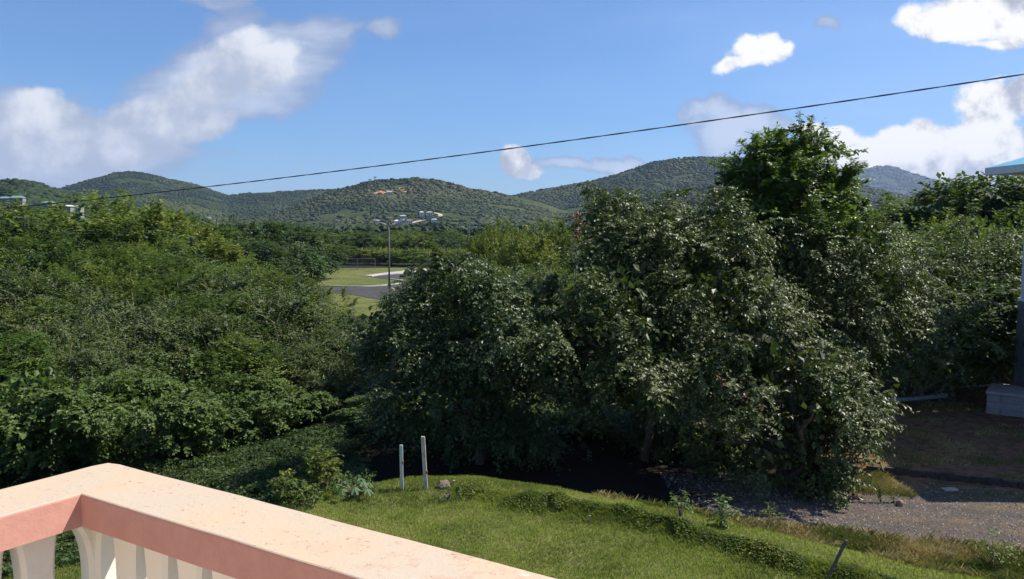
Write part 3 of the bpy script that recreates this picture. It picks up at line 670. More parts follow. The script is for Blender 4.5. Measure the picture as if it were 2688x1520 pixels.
row(['twiggy_bush', 'dark_tree'], [(2440, 740, 28.5), (2560, 720, 30), (2650, 700, 31)], 'three bushes above the plastic pipe on the right', 'bush', 'bushes above the plastic pipe', 1.15)
row(['far_tree', 'dark_tree'], [(1330, 620, 78), (1440, 612, 84), (1560, 610, 80), (1680, 600, 86), (1800, 590, 82), (1920, 585, 84), (2050, 580, 86), (2180, 560, 84)], 'trees showing through gaps behind the big centre bushes', 'tree', 'trees behind the big centre bushes', 1.7)
plant('olive_tree', 858, 686, 138, 'yellowish bush at the far edge of the playing field beside the fence', 'bush', wide=1.8)
# dark understorey behind the centre bushes
row(['round_shrub'], [(1000, 1030, 27), (1110, 1020, 26), (1230, 1030, 25.5), (1360, 1040, 25), (1500, 1040, 25), (1640, 1040, 24.8), (1780, 1040, 24.6), (1900, 1050, 24.5)], 'dark shrubs in the shade under the centre bushes', 'shrub', 'shaded shrubs under the centre bushes', 1.5)

# ------------------------------------------------------------------ the big bushes in the middle, each grown on its own
def clumps(r, spec):
    """spec: (px, py, depth, rx, rz, count, ...) regions filled with clumps; returns world blobs"""
    out = []
    for (px, py, Y, rx, rz, n, s0, s1) in spec:
        c = at(px, py, Y)
        out.append((c.x, c.y, c.z, rx*.72, min(rx, 1.9)*.72, rz*.72))
        for i in range(n):
            d = unit(r.normal(size=3))
            if d[2] < -.8: d[2] *= -1
            q = .72+.2*r.random(); s = s0+(s1-s0)*r.random()
            out.append((c.x+d[0]*rx*q, c.y+d[1]*min(rx, 1.9)*q, c.z+d[2]*rz*q, s, s, s*.75))
    return out
def big_bush(name, seed, spec, base_px, base_Y, label, cat, m='glossy_leaf', stems=5, r0=.28, **kw):
    r = np.random.default_rng(seed); bl = np.array(clumps(r, spec))
    b = at(base_px, 1200, base_Y); gz = float(ground_z(b.x, base_Y)); root = empty(name, (b.x, base_Y, gz))
    bl[:, :3] -= np.array([b.x, base_Y, gz]); bl = bl[bl[:, 2] > .15]
    crown('crown', r, bl, kw.pop('leaf', .095), M[m], root, **kw)
    wood('branches' if stems > 1 else 'trunk', r, (0, 0, 0), bl, r0, M['bark'], root, stems, fork=.4, nlimb=18)
    return tag(root, label, cat)
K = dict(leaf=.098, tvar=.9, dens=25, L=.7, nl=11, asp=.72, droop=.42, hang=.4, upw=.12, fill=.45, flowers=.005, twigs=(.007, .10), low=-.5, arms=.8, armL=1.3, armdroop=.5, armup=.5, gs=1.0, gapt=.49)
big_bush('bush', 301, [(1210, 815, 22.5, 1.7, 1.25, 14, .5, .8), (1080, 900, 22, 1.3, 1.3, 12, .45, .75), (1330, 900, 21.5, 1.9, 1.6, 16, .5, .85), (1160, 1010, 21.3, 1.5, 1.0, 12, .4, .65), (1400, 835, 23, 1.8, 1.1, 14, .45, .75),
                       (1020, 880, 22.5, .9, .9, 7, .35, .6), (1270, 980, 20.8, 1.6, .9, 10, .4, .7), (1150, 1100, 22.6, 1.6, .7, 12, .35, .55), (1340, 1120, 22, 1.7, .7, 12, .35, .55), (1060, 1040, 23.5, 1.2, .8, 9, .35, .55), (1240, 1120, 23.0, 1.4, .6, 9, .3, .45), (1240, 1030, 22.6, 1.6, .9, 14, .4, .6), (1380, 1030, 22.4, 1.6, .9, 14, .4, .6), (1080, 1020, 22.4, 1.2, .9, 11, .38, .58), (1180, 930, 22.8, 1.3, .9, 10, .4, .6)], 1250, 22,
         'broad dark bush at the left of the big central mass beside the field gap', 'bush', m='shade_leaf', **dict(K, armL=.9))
big_bush('bush', 302, [(1800, 760, 22.6, 1.3, 1.0, 12, .4, .65), (1720, 800, 23.2, 1.4, 1.2, 10, .45, .7), (1860, 610, 23.6, 1.5, 1.1, 13, .4, .7), (1710, 615, 23, 1.6, 1.15, 14, .4, .7), (1640, 740, 22.2, 1.5, 1.4, 14, .45, .75), (1850, 700, 22.5, 1.7, 1.5, 14, .5, .8), (1650, 850, 21, 2.1, 1.4, 18, .5, .85), (1500, 960, 20.5, 1.9, 1.2, 14, .45, .8),
                       (1900, 860, 21, 1.9, 1.4, 16, .5, .8), (1720, 980, 20.2, 1.8, 1.1, 14, .45, .7), (1620, 570, 24, .9, .7, 8, .3, .5), (1480, 1040, 20.6, 1.3, .5, 8, .3, .45), (1680, 1050, 20.0, 1.3, .5, 8, .3, .45), (1550, 1120, 23, 2.0, .7, 12, .35, .5), (1800, 1130, 22.5, 1.7, .7, 12, .35, .5), (1400, 1110, 23, 1.3, .6, 9, .3, .45)], 1700, 22,
         'largest glossy-leaved bush in the centre with drooping branches over dark shade', 'bush', **dict(K, dens=25))
big_bush('bush', 303, [(2020, 930, 19.6, 1.4, 1.1, 14, .4, .7), (2100, 1040, 19.2, 1.3, 1.0, 14, .4, .65), (1960, 1080, 18.9, 1.1, .9, 10, .35, .6), (2180, 1140, 19.0, .8, .9, 9, .3, .5), (2060, 1200, 18.8, 1.0, .6, 9, .3, .5), (1930, 960, 19.8, 1.1, .9, 8, .4, .6),
                       (2150, 960, 19.8, .8, .7, 7, .3, .5), (1900, 1180, 20.8, 1.2, .6, 10, .3, .45), (1860, 1210, 21.6, 1.2, .5, 9, .3, .45), (2130, 1240, 18.7, .8, .45, 6, .25, .4), (1960, 1220, 19.0, .7, .5, 6, .25, .4), (2250, 1110, 20.6, .7, .7, 8, .28, .42), (2215, 1200, 19.7, .6, .45, 7, .25, .38)], 2060, 19.6,
         'front bush reaching down to the gravel at the right of the shade', 'bush', **dict(K, dens=30, L=.6))
big_bush('bush', 304, [(2230, 720, 24, 1.7, 1.4, 14, .5, .8), (2180, 860, 23, 1.6, 1.3, 14, .45, .75), (2330, 820, 24.5, 1.5, 1.5, 14, .45, .75), (2280, 960, 23.5, 1.3, 1.1, 12, .4, .65), (2050, 720, 24, 1.5, 1.4, 10, .5, .8), (2400, 900, 25, 1.0, 1.2, 8, .4, .6)], 2230, 24.5,
         'pale glossy bush right of and below the tall tree', 'bush', **dict(K, dens=25))
big_bush('tree', 305, [(2020, 400, 25, .75, .6, 10, .3, .48), (2130, 410, 25.3, .7, .55, 10, .3, .48), (1985, 470, 24.8, .75, .6, 10, .3, .5), (2090, 500, 25, 1.4, .75, 16, .38, .6), (2205, 480, 25.5, .65, .5, 8, .28, .45), (1955, 560, 24.6, .85, .6, 10, .32, .5), (2225, 570, 25.5, .75, .55, 9, .3, .48),
                       (2080, 600, 25, 1.8, .9, 18, .4, .66), (2290, 640, 25.8, .6, .5, 6, .26, .42), (2000, 700, 24.6, 1.3, .7, 10, .35, .55)], 2070, 25.2,
         'tallest tree with fresh green feathery crown against the clouds', 'tree', m='tall_leaf', stems=1, r0=.2,
         leaf=.14, dens=9, L=.55, nl=12, asp=.42, droop=.1, hang=.1, pinnate=True, upw=.5, fill=.5, twigs=(.008, .2), shell=(.55, 1.0), low=-.6, arms=3.4, armL=.75, armdroop=.05, armup=.6, armspread=.55, armsh=.95, gapt=.33)
# dead rusty tree
r = np.random.default_rng(9); p = at(1518, 548, 46); gz = float(ground_z(p.x, 46)); rt = empty('dead_tree', (p.x, 46, gz)); hh = p.z-gz
bl = [(0, 0, hh-.5, .22, .22, .45), (.12, 0, hh-.9, .3, .25, .5), (-.1, 0, hh-1.4, .22, .22, .4)]
crown('crown', r, bl, .17, M['rust_leaf'], rt, dens=20, L=.4, nl=6, asp=.6, droop=.5, hang=.8, fill=.3)
wood('trunk', r, (0, 0, 0), bl, .08, M['pale_bark'], rt); tag(rt, 'small dead tree with rusty brown leaves against the right hill', 'tree')

# ------------------------------------------------------------------ balcony railing
NV = Vector((.54, .8416, 0)); UV = Vector((.8416, -.54, 0))       # across and along the right-hand arm
DROP = .70; ZT = CZ-DROP; FH = .086; CW = .213
ic = Vector((-.867, 1.673, 0))*(DROP/.55); oc = ic + NV*CW - UV*CW
m_cap, n = mat('painted_plaster')
geo = n.node('ShaderNodeNewGeometry'); nz_ = n.sep(geo.outputs['Normal'])[2]
top = n.step(nz_, .5, .8)
big = n.noise(n.pos, 5, 4, .6); fine = n.noise(n.pos, 60, 5, .65); med = n.noise(n.pos, 16, 6, .7)
pink = n.mix(n.step(med, .35, .7), (.52, .255, .195), (.57, .29, .225))
cream = n.mix(n.step(big, .35, .65), (.50, .385, .27), (.475, .39, .30))
px_, py_, pz_ = n.sep(n.pos)
along = n.m('ADD', n.m('MULTIPLY', px_, UV.x), n.m('MULTIPLY', py_, UV.y))
wear = n.step(along, -1.7, -.4, 0, 1)
cream = n.mix(n.m('MULTIPLY', n.step(med, .52, .58), n.m('MULTIPLY', wear, .9)), cream, (.47, .30, .21))
chips = n.m('MULTIPLY', n.step(n.noise(n.pos, 34, 6, .75), .55, .59), n.step(n.noise(n.pos, 7, 2), .50, .58))
chips = n.m('MULTIPLY', chips, n.step(along, -1.15, -.75))
cream = n.mix(chips, cream, (.60, .58, .55))
crk = n.m('MULTIPLY', n.step(n.noise(n.pos, 70, 4, .8), .59, .63), n.step(med, .48, .55)); cream = n.mix(crk, cream, (.30, .14, .10))
n.put(n.bsdf.inputs['Base Color'], n.mix(top, pink, cream)); n.bsdf.inputs['Roughness'].default_value = .75; n.bsdf.inputs['Specular IOR Level'].default_value = .25
bump(n, n.m('ADD', fine, n.m('MULTIPLY', med, 1.5)), .35, .003)
rail = empty('balcony_railing', (oc.x, oc.y, 0)); tag(rail, 'pink and cream plastered concrete balcony railing with pierced balusters in the near left corner', 'railing')
LA, RA = 2.6, 3.6
def rel_(v): return (v.x-oc.x, v.y-oc.y)
poly = [rel_(q) for q in (oc, oc+UV*RA, ic+UV*RA, ic, ic-NV*LA, oc-NV*LA)]
# cap: subdivided along the arms so that its edges can wander slightly like hand-trowelled plaster
rr = np.random.default_rng(4)
def arm(a0, a1, b0, b1, nseg, name):
    """a: inner line, b: outer line"""
    V = []; 
    for i in range(nseg+1):
        t = i/nseg; a = a0.lerp(a1, t); b = b0.lerp(b1, t); s_ = i*(a1-a0).length/nseg
        w1 = .0022*(vnoise(s_*9, 3.3+len(name))-.5)*2; w2 = .0022*(vnoise(s_*9, 9.3)-.5)*2; dn = (b-a).normalized()
        zt = ZT + .002*(vnoise(s_*5, 1.7)-.5)
        ea, eb = a+dn*(w1*(0 < i)), b+dn*(w2*(0 < i)); c_ = .006
        if i == 0: eb = oc + (ic-oc).normalized()*.013
        V += [(*rel_(ea), ZT-FH), (*rel_(ea), zt-c_), (*rel_(ea+dn*.0018), zt-.0018), (*rel_(ea+dn*c_), zt), (*rel_(eb-dn*c_), zt), (*rel_(eb-dn*.0018), zt-.0018), (*rel_(eb), zt-c_), (*rel_(eb), ZT-FH)]
    F = []
    for i in range(nseg):
        for j in range(8): F.append((i*8+j, i*8+(j+1) % 8, (i+1)*8+(j+1) % 8, (i+1)*8+j))
    F.append(tuple(range(8))); F.append(tuple(nseg*8+j for j in range(8))[::-1])
    return V, F
cap = MB(); cap.add(*arm(ic, ic+UV*RA, oc, oc+UV*RA, 70, 'right')); cap.add(*arm(ic, ic-NV*LA, oc, oc-NV*LA, 50, 'l'))
cap.build('cap', m_cap, rail)
m_bal, n = mat('cream_paint')
d1 = n.noise(n.pos, 9, 5, .65); d2 = n.noise(n.pos, 50, 4, .6)
n.put(n.bsdf.inputs['Base Color'], n.mix(n.step(d1, .52, .75), (.86, .79, .68), (.76, .66, .52))); n.bsdf.inputs['Roughness'].default_value = .6
bump(n, d2, .25, .002)
PB, HB, TB = .133, .80, .060
def baluster(parent, c, dr, hl=None, hr=None, nb=.041, name='baluster'):
    """pierced precast block: arches meet under the cap, waist in the middle, foot at the bottom"""
    zz = np.concatenate([np.linspace(0, 1, 12)**1.5*.17, np.linspace(.20, HB-.20, 9), HB-.17*np.linspace(1, 0, 12)**1.5])
    hl = hl or PB/2; hr = hr or PB/2
    def hw(z, half):
        t1 = np.clip(z/.17, 0, 1); t2 = np.clip((HB-z)/.17, 0, 1)
        a = half-.0015
        arch = lambda t: a - (a-nb)*np.clip(1-(1-t)**2.4, 0, 1)**.62
        body = nb+.012*math.sin(math.pi*np.clip((z-.17)/(HB-.34), 0, 1))**1.5
        return max(body, arch(t1), arch(t2)) if (t1 < 1 or t2 < 1) else body
    V, F = [], []; across = Vector((-dr.y, dr.x, 0))
    e = .010
    for z in zz:
        h = hw(float(z), hr); g_ = hw(float(z), hl)
        for (a, b) in ((-g_+e, -TB/2), (h-e, -TB/2), (h, -TB/2+e), (h, TB/2-e), (h-e, TB/2), (-g_+e, TB/2), (-g_, TB/2-e), (-g_, -TB/2+e)):
            q = c+dr*a+across*b; V.append((*rel_(q), ZT-FH-float(z)-.0005))
    k = len(zz)
    F = [(i*8+j, i*8+(j+1) % 8, (i+1)*8+(j+1) % 8, (i+1)*8+j) for i in range(k-1) for j in range(8)]
    F += [tuple(range(8))[::-1], tuple((k-1)*8+j for j in range(8))]
    o = MB().add(V, F).build(name, m_bal, parent)
    return o
cc = (ic+oc)/2
s0 = .163 - CW/2 - PB*.5
for i in range(25): baluster(rail, cc + UV*(.09+PB*(i+.5)), UV)
for i in range(18): baluster(rail, cc - NV*(.11+PB*(i+.5)), NV)
TB = .064; baluster(rail, cc, UV, .045, .09, .042, 'corner_post'); TB = .058; baluster(rail, cc, NV, .11, .045, .042, 'corner_post'); TB = .06
bot = MB()
for (a, dr, ln) in ((cc-UV*CW/2, UV, RA), (cc-NV*CW/2, -NV, LA-CW/2)):
    c_ = a+dr*ln/2; bot.box((*rel_(c_), ZT-FH-HB-.05), (ln, .16, .10 if dr == UV else .096), math.atan2(dr.y, dr.x))
bot.build('bottom_rail', m_cap, rail)
slab = MB(); pz = ZT-FH-HB-.10
o1, o2, o3 = oc+UV*RA, oc-NV*LA, oc+UV*RA-NV*LA
slab.prism([(q.x, q.y) for q in (oc, o2, o3, o1)], pz-.16, pz-.001); tag(slab.build('balcony_floor', simple('floor_paint', (.46, .43, .39), .7, .1, 5)), kind='structure')
wl = MB(); ins = .12
q1 = oc+UV*ins-NV*ins
wl.prism([(q.x, q.y) for q in (q1, q1-NV*(LA-ins), q1-NV*(LA-ins)+UV*(RA-ins), q1+UV*(RA-ins))], -.4, pz-.165); tag(wl.build('house_wall', m_cap), kind='structure')

bk = MB(); b0 = oc - NV*(LA+.02)
bk.box((*rel_(b0+UV*RA/2-NV*.1), (pz+ZT+1.6)/2), (RA, .18, ZT+1.6-pz-.004), math.atan2(UV.y, UV.x)); o = bk.build('house_facade', simple('facade_paint', (.62, .54, .44), .8, .06, 2)); o.location = (oc.x, oc.y, 0); tag(o, kind='structure')

# ------------------------------------------------------------------ overhead wire
m_wire = simple('wire_rubber', (.025, .025, .028), .6, .2, 30)
A1, B1 = at(0, 548, 19.0), at(2688, 195, 11.0)
Mid = at(1357, 388, 0)  # only its slope is used
pts = []
for i in range(61):
    t = -.5 + 2.0*i/60; p = A1.lerp(B1, t); sag = .118*4*t*(1-t); pts.append((p.x, p.y, p.z - sag))
wire = MB()
for ph in (0, math.pi):
    fp = []
    for i in range(60*8+1):
        t = i/8; k = int(min(59, t)); a, b = Vector(pts[k]), Vector(pts[k+1]); q = a.lerp(b, t-k)
        an = i*.55+ph; fp.append((q.x, q.y + .004*math.cos(an), q.z + .004*math.sin(an)))
    wire.tube(fp, .007, 5)
tag(wire.build('overhead_wire', m_wire), 'thin black twisted overhead cable slanting across the whole sky', 'cable')

# ------------------------------------------------------------------ neighbouring house on the right
m_wallp = simple('house_wall_paint', (.60, .58, .62), .7, .08, 3, bmp=.004)
m_dark = simple('lower_wall_paint', (.15, .155, .175), .7, .15, 3)
m_white = simple('white_trim', (.72, .72, .70), .5, .06, 5)
m_blue = simple('blue_roof_metal', (.16, .40, .52), .35, .12, 3)
m_glass = simple('louvre_glass', (.10, .13, .15), .12, .2, 4)
gzh = -1.0; hx, hy0, hy1 = 16.30, 20.9, 27.2; ev = at(2640, 452, 26.5).z
hs = empty('neighbour_house', (hx, hy1, gzh)); tag(hs, 'pale neighbouring house with a blue metal roof at the right edge of the photo', 'house')
def L_(x, y, z): return (x-hx, y-hy1, z-gzh)
MB().box(L_(hx+5, (hy0+hy1)/2, (2.6+ev)/2), (10, hy1-hy0, ev-2.6)).build('upper_wall', m_wallp, hs)
MB().box(L_(hx+4.93, (hy0+hy1)/2, .72), (10.02, hy1-hy0+.02, 3.75)).build('lower_wall', m_dark, hs)
MB().box(L_(hx+5, (hy0+hy1)/2, 2.62), (10.12, hy1-hy0+.12, .14)).build('ledge', m_white, hs)
ov = .85
rf = MB(); x0, x1, y0, y1 = hx-ov, hx+10+ov, hy0-ov, hy1+ov; rh = 1.7
Vr = [L_(x0, y0, ev+.22), L_(x1, y0, ev+.22), L_(x1, y1, ev+.22), L_(x0, y1, ev+.22), L_(x0+4, (y0+y1)/2, ev+rh), L_(x1-4, (y0+y1)/2, ev+rh)]
rf.add(Vr, [(0, 1, 5, 4), (1, 2, 5), (2, 3, 4, 5), (3, 0, 4), (3, 2, 1, 0)])
rfo = rf.build('roof', m_blue, hs)
fa = MB()
for (a, b) in ((L_((x0+x1)/2, y0, ev+.10), (x1-x0, .03, .23)), (L_((x0+x1)/2, y1, ev+.10), (x1-x0, .03, .23)), (L_(x0, (y0+y1)/2, ev+.10), (.03, y1-y0-.03, .23)), (L_(x1, (y0+y1)/2, ev+.10), (.03, y1-y0-.03, .23))): fa.box(a, b)
fa.build('fascia', m_white, rfo)
MB().box(L_((x0+x1)/2, (y0+y1)/2, ev+.06), (x1-x0-.04, y1-y0-.04, .03)).build('soffit', m_white, rfo)
for yy in (26.0, 22.6):
    wz = at(2680, 600, 26).z
    fw = MB(); 
    for dy_ in (-.55, 0, .55): fw.box(L_(hx-.03, yy+dy_, wz), (.09, .05, 1.15))
    for dz_ in (-.58, 0, .58): fw.box(L_(hx-.032, yy, wz+dz_), (.085, 1.15, .05))
    wf = fw.build('window', m_white, hs); MB().box(L_(hx-.015, yy, wz), (.03, 1.1, 1.12)).build('pane', m_glass, wf)
# block step
m_block, n = mat('concrete_block')
br = n.node('ShaderNodeTexBrick'); n.put(br.inputs['Vector'], n.vm('ADD', n.xyz(n.m('ADD', n.sep(n.pos)[0], n.sep(n.pos)[1]), n.sep(n.pos)[2], 0), (0, .02, 0)))
br.inputs['Scale'].default_value = 1.0; br.inputs['Brick Width'].default_value = .42; br.inputs['Row Height'].default_value = .21; br.inputs['Mortar Size'].default_value = .012
for i, c_ in enumerate([(.34, .33, .34, 1), (.42, .40, .40, 1), (.20, .20, .20, 1)]): br.inputs[i+1].default_value = c_
n.put(n.bsdf.inputs['Base Color'], n.mix(n.step(n.noise(n.pos, 14, 5, .7), .35, .7), br.outputs[0], (.30, .29, .30))); n.bsdf.inputs['Roughness'].default_value = .9
stp = empty('block_step', (14.75, 26.1, -.85), -.6); tag(stp, 'grey concrete block step with a pale slab top beside the house corner', 'step')
MB().box((.75, .8, .22), (1.5, 1.6, .86)).build('block_base', m_block, stp)
MB().box((.75, .8, .69), (1.58, 1.68, .08)).build('slab', simple('pale_concrete', (.42, .38, .36), .85, .15, 8), stp, bevel=.01)
MB().box((1.1, 2.1, .4), (.85, .9, 1.1)).build('upper_block', m_block, stp)
# pipes on the soil
m_pipe = simple('pvc_pipe', (.36, .38, .42), .45, .1, 12)
def lay_pipe(p1, p2, rad, lab):
    mb = MB(); P1, P2 = Vector(p1), Vector(p2); mb.tube([P1, P1.lerp(P2, .5)-Vector((0, 0, .02)), P2], rad, 12)
    o = mb.build('pipe', m_pipe, smooth=True); return tag(o, lab, 'pipe')
a_, b_ = on(2320, 1052, -.72), on(2482, 1038, -.66)
pp = lay_pipe(a_, b_, .075, 'thick pale grey plastic pipe lying on the shaded soil')
mb = MB(); d_ = (b_-a_).normalized(); mb.tube([b_-d_*.16, b_+d_*.02], .092, 12); mb.build('pipe_collar', m_pipe, pp, smooth=True)
a_, b_ = on(2505, 1016, -.72), on(2630, 1008, -.70); lay_pipe(a_, b_, .035, 'thin dark pipe on the ground next to the block step')
# low kerb between yard and track, its shadow side put into the colour
m_kerb = simple('kerb_shade_tone', (.05, .043, .036), .9, .3, 8, bmp=.01)
kb = MB(); pk = []
for i in range(30):
    x = 8.7+i*.3; y = kerb_y(x)-.02; pk.append((x, y))
for i in range(29):
    (xa, ya), (xb, yb) = pk[i], pk[i+1]; z_ = float(ground_z(xa, ya-.2)); an = math.atan2(yb-ya, xb-xa); kb.box(((xa+xb)/2, (ya+yb)/2, z_+.03), (.312, .08+.02*(i % 2), .24+.03*(i % 3)), an)
tag(kb.build('kerb', m_kerb), 'low kerb coloured dark as the shadow line between the soil yard and the gravel track', 'kerb')

# ------------------------------------------------------------------ posts, stakes, stones
m_wood = simple('weathered_wood', (.42, .38, .32), .85, .25, 10, bmp=.01); m_wood2 = simple('brown_wood', (.36, .29, .22), .85, .3, 12, bmp=.01)
m_steel = simple('galvanised', (.50, .53, .52), .45, .12, 12, .3)
def ground_at(px, py, z=0.0):
    p = on(px, py, z)
    for _ in range(8): p = on(px, py, float(ground_z(p.x, p.y)))
    return p
def stake(name, px0, py0, px1, py1, wd, m, lab, cat='post', tilt_y=0.0, plate=False):
    b = ground_at(px0, py0); t = at(px1, py1, b.y+tilt_y); root = empty(name, b)
    d = t-b; mb = MB(); e = wd/2; k = [(-e, -e*.8), (e, -e*.8), (e, e*.8), (-e, e*.8)]
    lv = [(-.25, 1.0), (0, 1.0), (.35, .97), (.7, 1.0), (.97, .98), (1.0, .84)]
    V = [tuple(d*f + Vector((a*s_, c_*s_, 0))) for f, s_ in lv for a, c_ in k]
    F = [(i*4+j, i*4+(j+1) % 4, (i+1)*4+(j+1) % 4, (i+1)*4+j) for i in range(len(lv)-1) for j in range(4)]+[(3, 2, 1, 0), tuple(len(lv)*4-4+j for j in range(4))]
    mb.add(V, F).build('shaft', m, root)
    if plate: MB().box(tuple(d*plate+Vector((wd*.5, -wd*.35, 0))), (wd*.5, wd*.5, .05)).build('bracket', simple('rust', (.20, .08, .05), .8), root)
    return tag(root, lab, cat)
stake('fence_post', 1055, 1286, 1053, 1168, .062, m_steel, 'shorter pale grey fence post at the crest of the lawn', plate=.62)
stake('fence_post', 1118, 1284, 1110, 1146, .075, m_wood, 'taller weathered fence post leaning slightly left on the lawn crest', plate=.33)
stake('stake', 1184, 1277, 1192, 1261, .05, m_wood2, 'short leaning wooden stub beside the stone on the lawn crest', 'stake')
stake('stake', 1551, 1372, 1549, 1353, .035, m_wood2, 'tiny wooden peg in the middle of the lawn', 'stake')
stake('stake', 2180, 1502, 2222, 1418, .04, simple('dark_wood', (.09, .075, .065), .9, .3, 12), 'dark stick leaning right out of the dry grass bank', 'stake', tilt_y=.1)
def rock(px, py, s, sz, lab, m, seed, cat='stone'):
    r = np.random.default_rng(seed); p = ground_at(px, py); V = IV*(1+.35*(r.random((len(IV), 1))-.5))*np.array([s, s*.8, s*sz]); V[:, 2] += s*sz*.45
    o = mesh_np('stone', V, IF, m); o.location = p; o.rotation_euler = (0, 0, r.random()*6); return tag(o, lab, cat)
rock(1165, 1281, .14, .75, 'brown pointed stone next to the wooden stub on the lawn crest', simple('stone_brown', (.17, .13, .095), .9, .3, 9), 1)
rock(2362, 1326, .09, .9, 'small reddish stone sitting on the gravel track', simple('stone_red', (.26, .16, .12), .9, .3, 9), 2)
rock(2552, 1446, .07, .5, 'pale pinkish stone at the lower edge of the gravel', simple('stone_pale', (.45, .36, .33), .9, .2, 9), 3)
p = ground_at(2492, 1288); o = MB().box((0, 0, .03), (.34, .16, .05), .1).build('slab', simple('slab_conc', (.40, .35, .30), .9, .2, 9), bevel=.008); o.location = p; tag(o, 'flat pale concrete fragment at the back of the gravel track', 'slab')

# ------------------------------------------------------------------ small plants
def small_plant(name, px, py, top_py, lab, m, leaf=.06, wd=.25, n=7, seed=1, asp=.6, dens=40, nl=7, L=.22, cat='plant'):
    r = np.random.default_rng(seed); p = ground_at(px, py); hh = at(px, top_py, p.y).z-p.z; root = empty(name, p)
    bl = []
    for i in range(n):
        a = r.random()*6.28; f = r.random()**.7; rad = wd*(.25+.75*r.random())*(1.1-.75*f); s = wd*(.30+.25*r.random())
        bl.append((math.cos(a)*rad, math.sin(a)*rad, hh*(.22+.72*f), s, s, s*.9))
    crown('foliage', r, bl, leaf, M[m], root, dens=dens, L=L, nl=nl, asp=asp, fill=0, upw=.4, gapt=0)
    st = MB()
    for b in bl: st.tube([(0, 0, -.03), (b[0]*.35, b[1]*.35, b[2]*.5), (b[0], b[1], b[2])], [.010, .007, .003], 4)
    st.build('stem', M['twig'], root); return tag(root, lab, cat)
small_plant('shrub', 845, 1300, 1190, 'tall yellowish sapling with clustered leaves left of the posts', 'olive_leaf', .085, .40, 16, 1, .6, 75, cat='shrub')
small_plant('shrub', 765, 1318, 1262, 'low yellow-green weed clump beside the railing top', 'olive_leaf', .08, .45, 13, 2, .6, 60, cat='shrub')
small_plant('shrub', 800, 1330, 1280, 'small leafy weed under the yellowish sapling', 'round_leaf', .06, .4, 9, 3, .6, cat='shrub')
small_plant('shrub', 965, 1285, 1245, 'small dark weed between the broad-leaved plant and the shorter post', 'round_leaf', .06, .22, 7, 4, .6, cat='shrub')
small_plant('shrub', 1786, 1372, 1302, 'left sapling of the pair standing at the edge of the bush shadow', 'round_leaf', .075, .2, 13, 5, .6)
small_plant('shrub', 1892, 1382, 1312, 'right sapling of the pair standing at the edge of the bush shadow', 'round_leaf', .075, .24, 14, 6, .6)
small_plant('shrub', 2022, 1396, 1332, 'thin sparse weed on the near edge of the gravel', 'olive_leaf', .06, .28, 12, 7, .6, dens=26)
small_plant('shrub', 2608, 1500, 1408, 'loose sapling in the dry grass at the lower right corner', 'round_leaf', .065, .34, 14, 8, .6, dens=26)
small_plant('shrub', 2490, 1480, 1440, 'low pale weed among the dry grass left of the lower right sapling', 'olive_leaf', .04, .2, 6, 9, .6, dens=18)
small_plant('shrub', 1180, 1312, 1285, 'low weedy tuft on the lawn in front of the stone', 'dark_leaf', .05, .3, 8, 10, .6)
# broad lobed leaves
def broad_plant(px, py, top, seed):
    r = np.random.default_rng(seed); p = ground_at(px, py); hh = at(px, top, p.y).z-p.z; root = empty('broad_leaf_plant', p)
    lf = MB(); st = MB()
    for i in range(9):
        a = i*2.4+r.random()*.5; rad = .16+.22*r.random(); c = Vector((math.cos(a)*rad, math.sin(a)*rad, hh*(.55+.45*r.random()))); R0 = .11+.05*r.random()
        st.tube([(0, 0, -.03), (c.x*.3, c.y*.3, c.z*.7), tuple(c)], [.012, .009, .005], 5)
        V = [tuple(c+Vector((0, 0, .01)))]
        for k in range(28):
            b = k/28*6.283; rr_ = R0*(.45+.55*abs(math.cos(3.5*b))**.8); q = Vector((math.cos(b)*rr_, math.sin(b)*rr_, -.45*rr_*rr_/R0)); q.z += q.x*math.cos(a)*-.35 + q.y*math.sin(a)*-.35; V.append(tuple(c+q))
        lf.add(V, [(0, k+1, (k+1) % 28+1) for k in range(28)])
    o = lf.build('leaves', M['broad'], root); st.build('stem', M['twig'], root)
    return tag(root, 'broad-lobed bluish green plant at the left end of the lawn crest', 'plant')
M['broad'] = simple('broad_leaf', (.04, .085, .025), .7, .2, 12)
broad_plant(925, 1305, 1262, 3)

# ------------------------------------------------------------------ grasses and ground cover
def blades(name, m, N, region, h0, h1, wd, lab, cat, seed, bend=.4, tintf=None):
    r = np.random.default_rng(seed); x, y = region(r, N); n_b = len(x); z = ground_z(x, y)
    cl = fbm(x*2.2, y*2.2, 3); hgt = (h0+(h1-h0)*r.random(n_b)**1.5)*(.55+.9*cl)
    a = r.random(n_b)*6.283; dx_ = np.stack([np.cos(a), np.sin(a), 0*a], -1); dn = np.stack([-np.sin(a), np.cos(a), 0*a], -1)
    P = np.stack([x, y, z-.005], -1); ln = (r.random((n_b, 1))*bend+.1)*hgt[:, None]
    tip = P + dn*ln*1.2 + np.array([0, 0, 1.])*hgt[:, None]; md = P + dn*ln*.35 + np.array([0, 0, .6])*hgt[:, None]
    V = np.stack([P-dx_*wd/2, P+dx_*wd/2, md+dx_*wd*.4, tip, md-dx_*wd*.4], 1).reshape(-1, 3)
    b = np.arange(n_b)[:, None]*5; F = b+np.arange(5)[None]
    t = np.clip(.45+(fbm(x*1.1+9, y*1.1, 3)-.5)*1.6+(r.random(n_b)-.5)*.6, 0, 1)
    o = mesh_np(name, V, F, m, tint=np.repeat(t, 5)); return tag(o, lab, cat, kind='stuff')
def reg_lawn(r, N):
    x = r.uniform(-7.5, 7.5, N); y = r.uniform(9.4, 17.4, N); k = (y < edge(x)+.9) & (np.abs(x/y) < .62)&(y > 10.2-.1*x); return x[k], y[k]
blades('lawn_grass', M['grass_blade'], 260000, reg_lawn, .025, .075, .011, 'short bright green lawn grass', 'grass', 31)
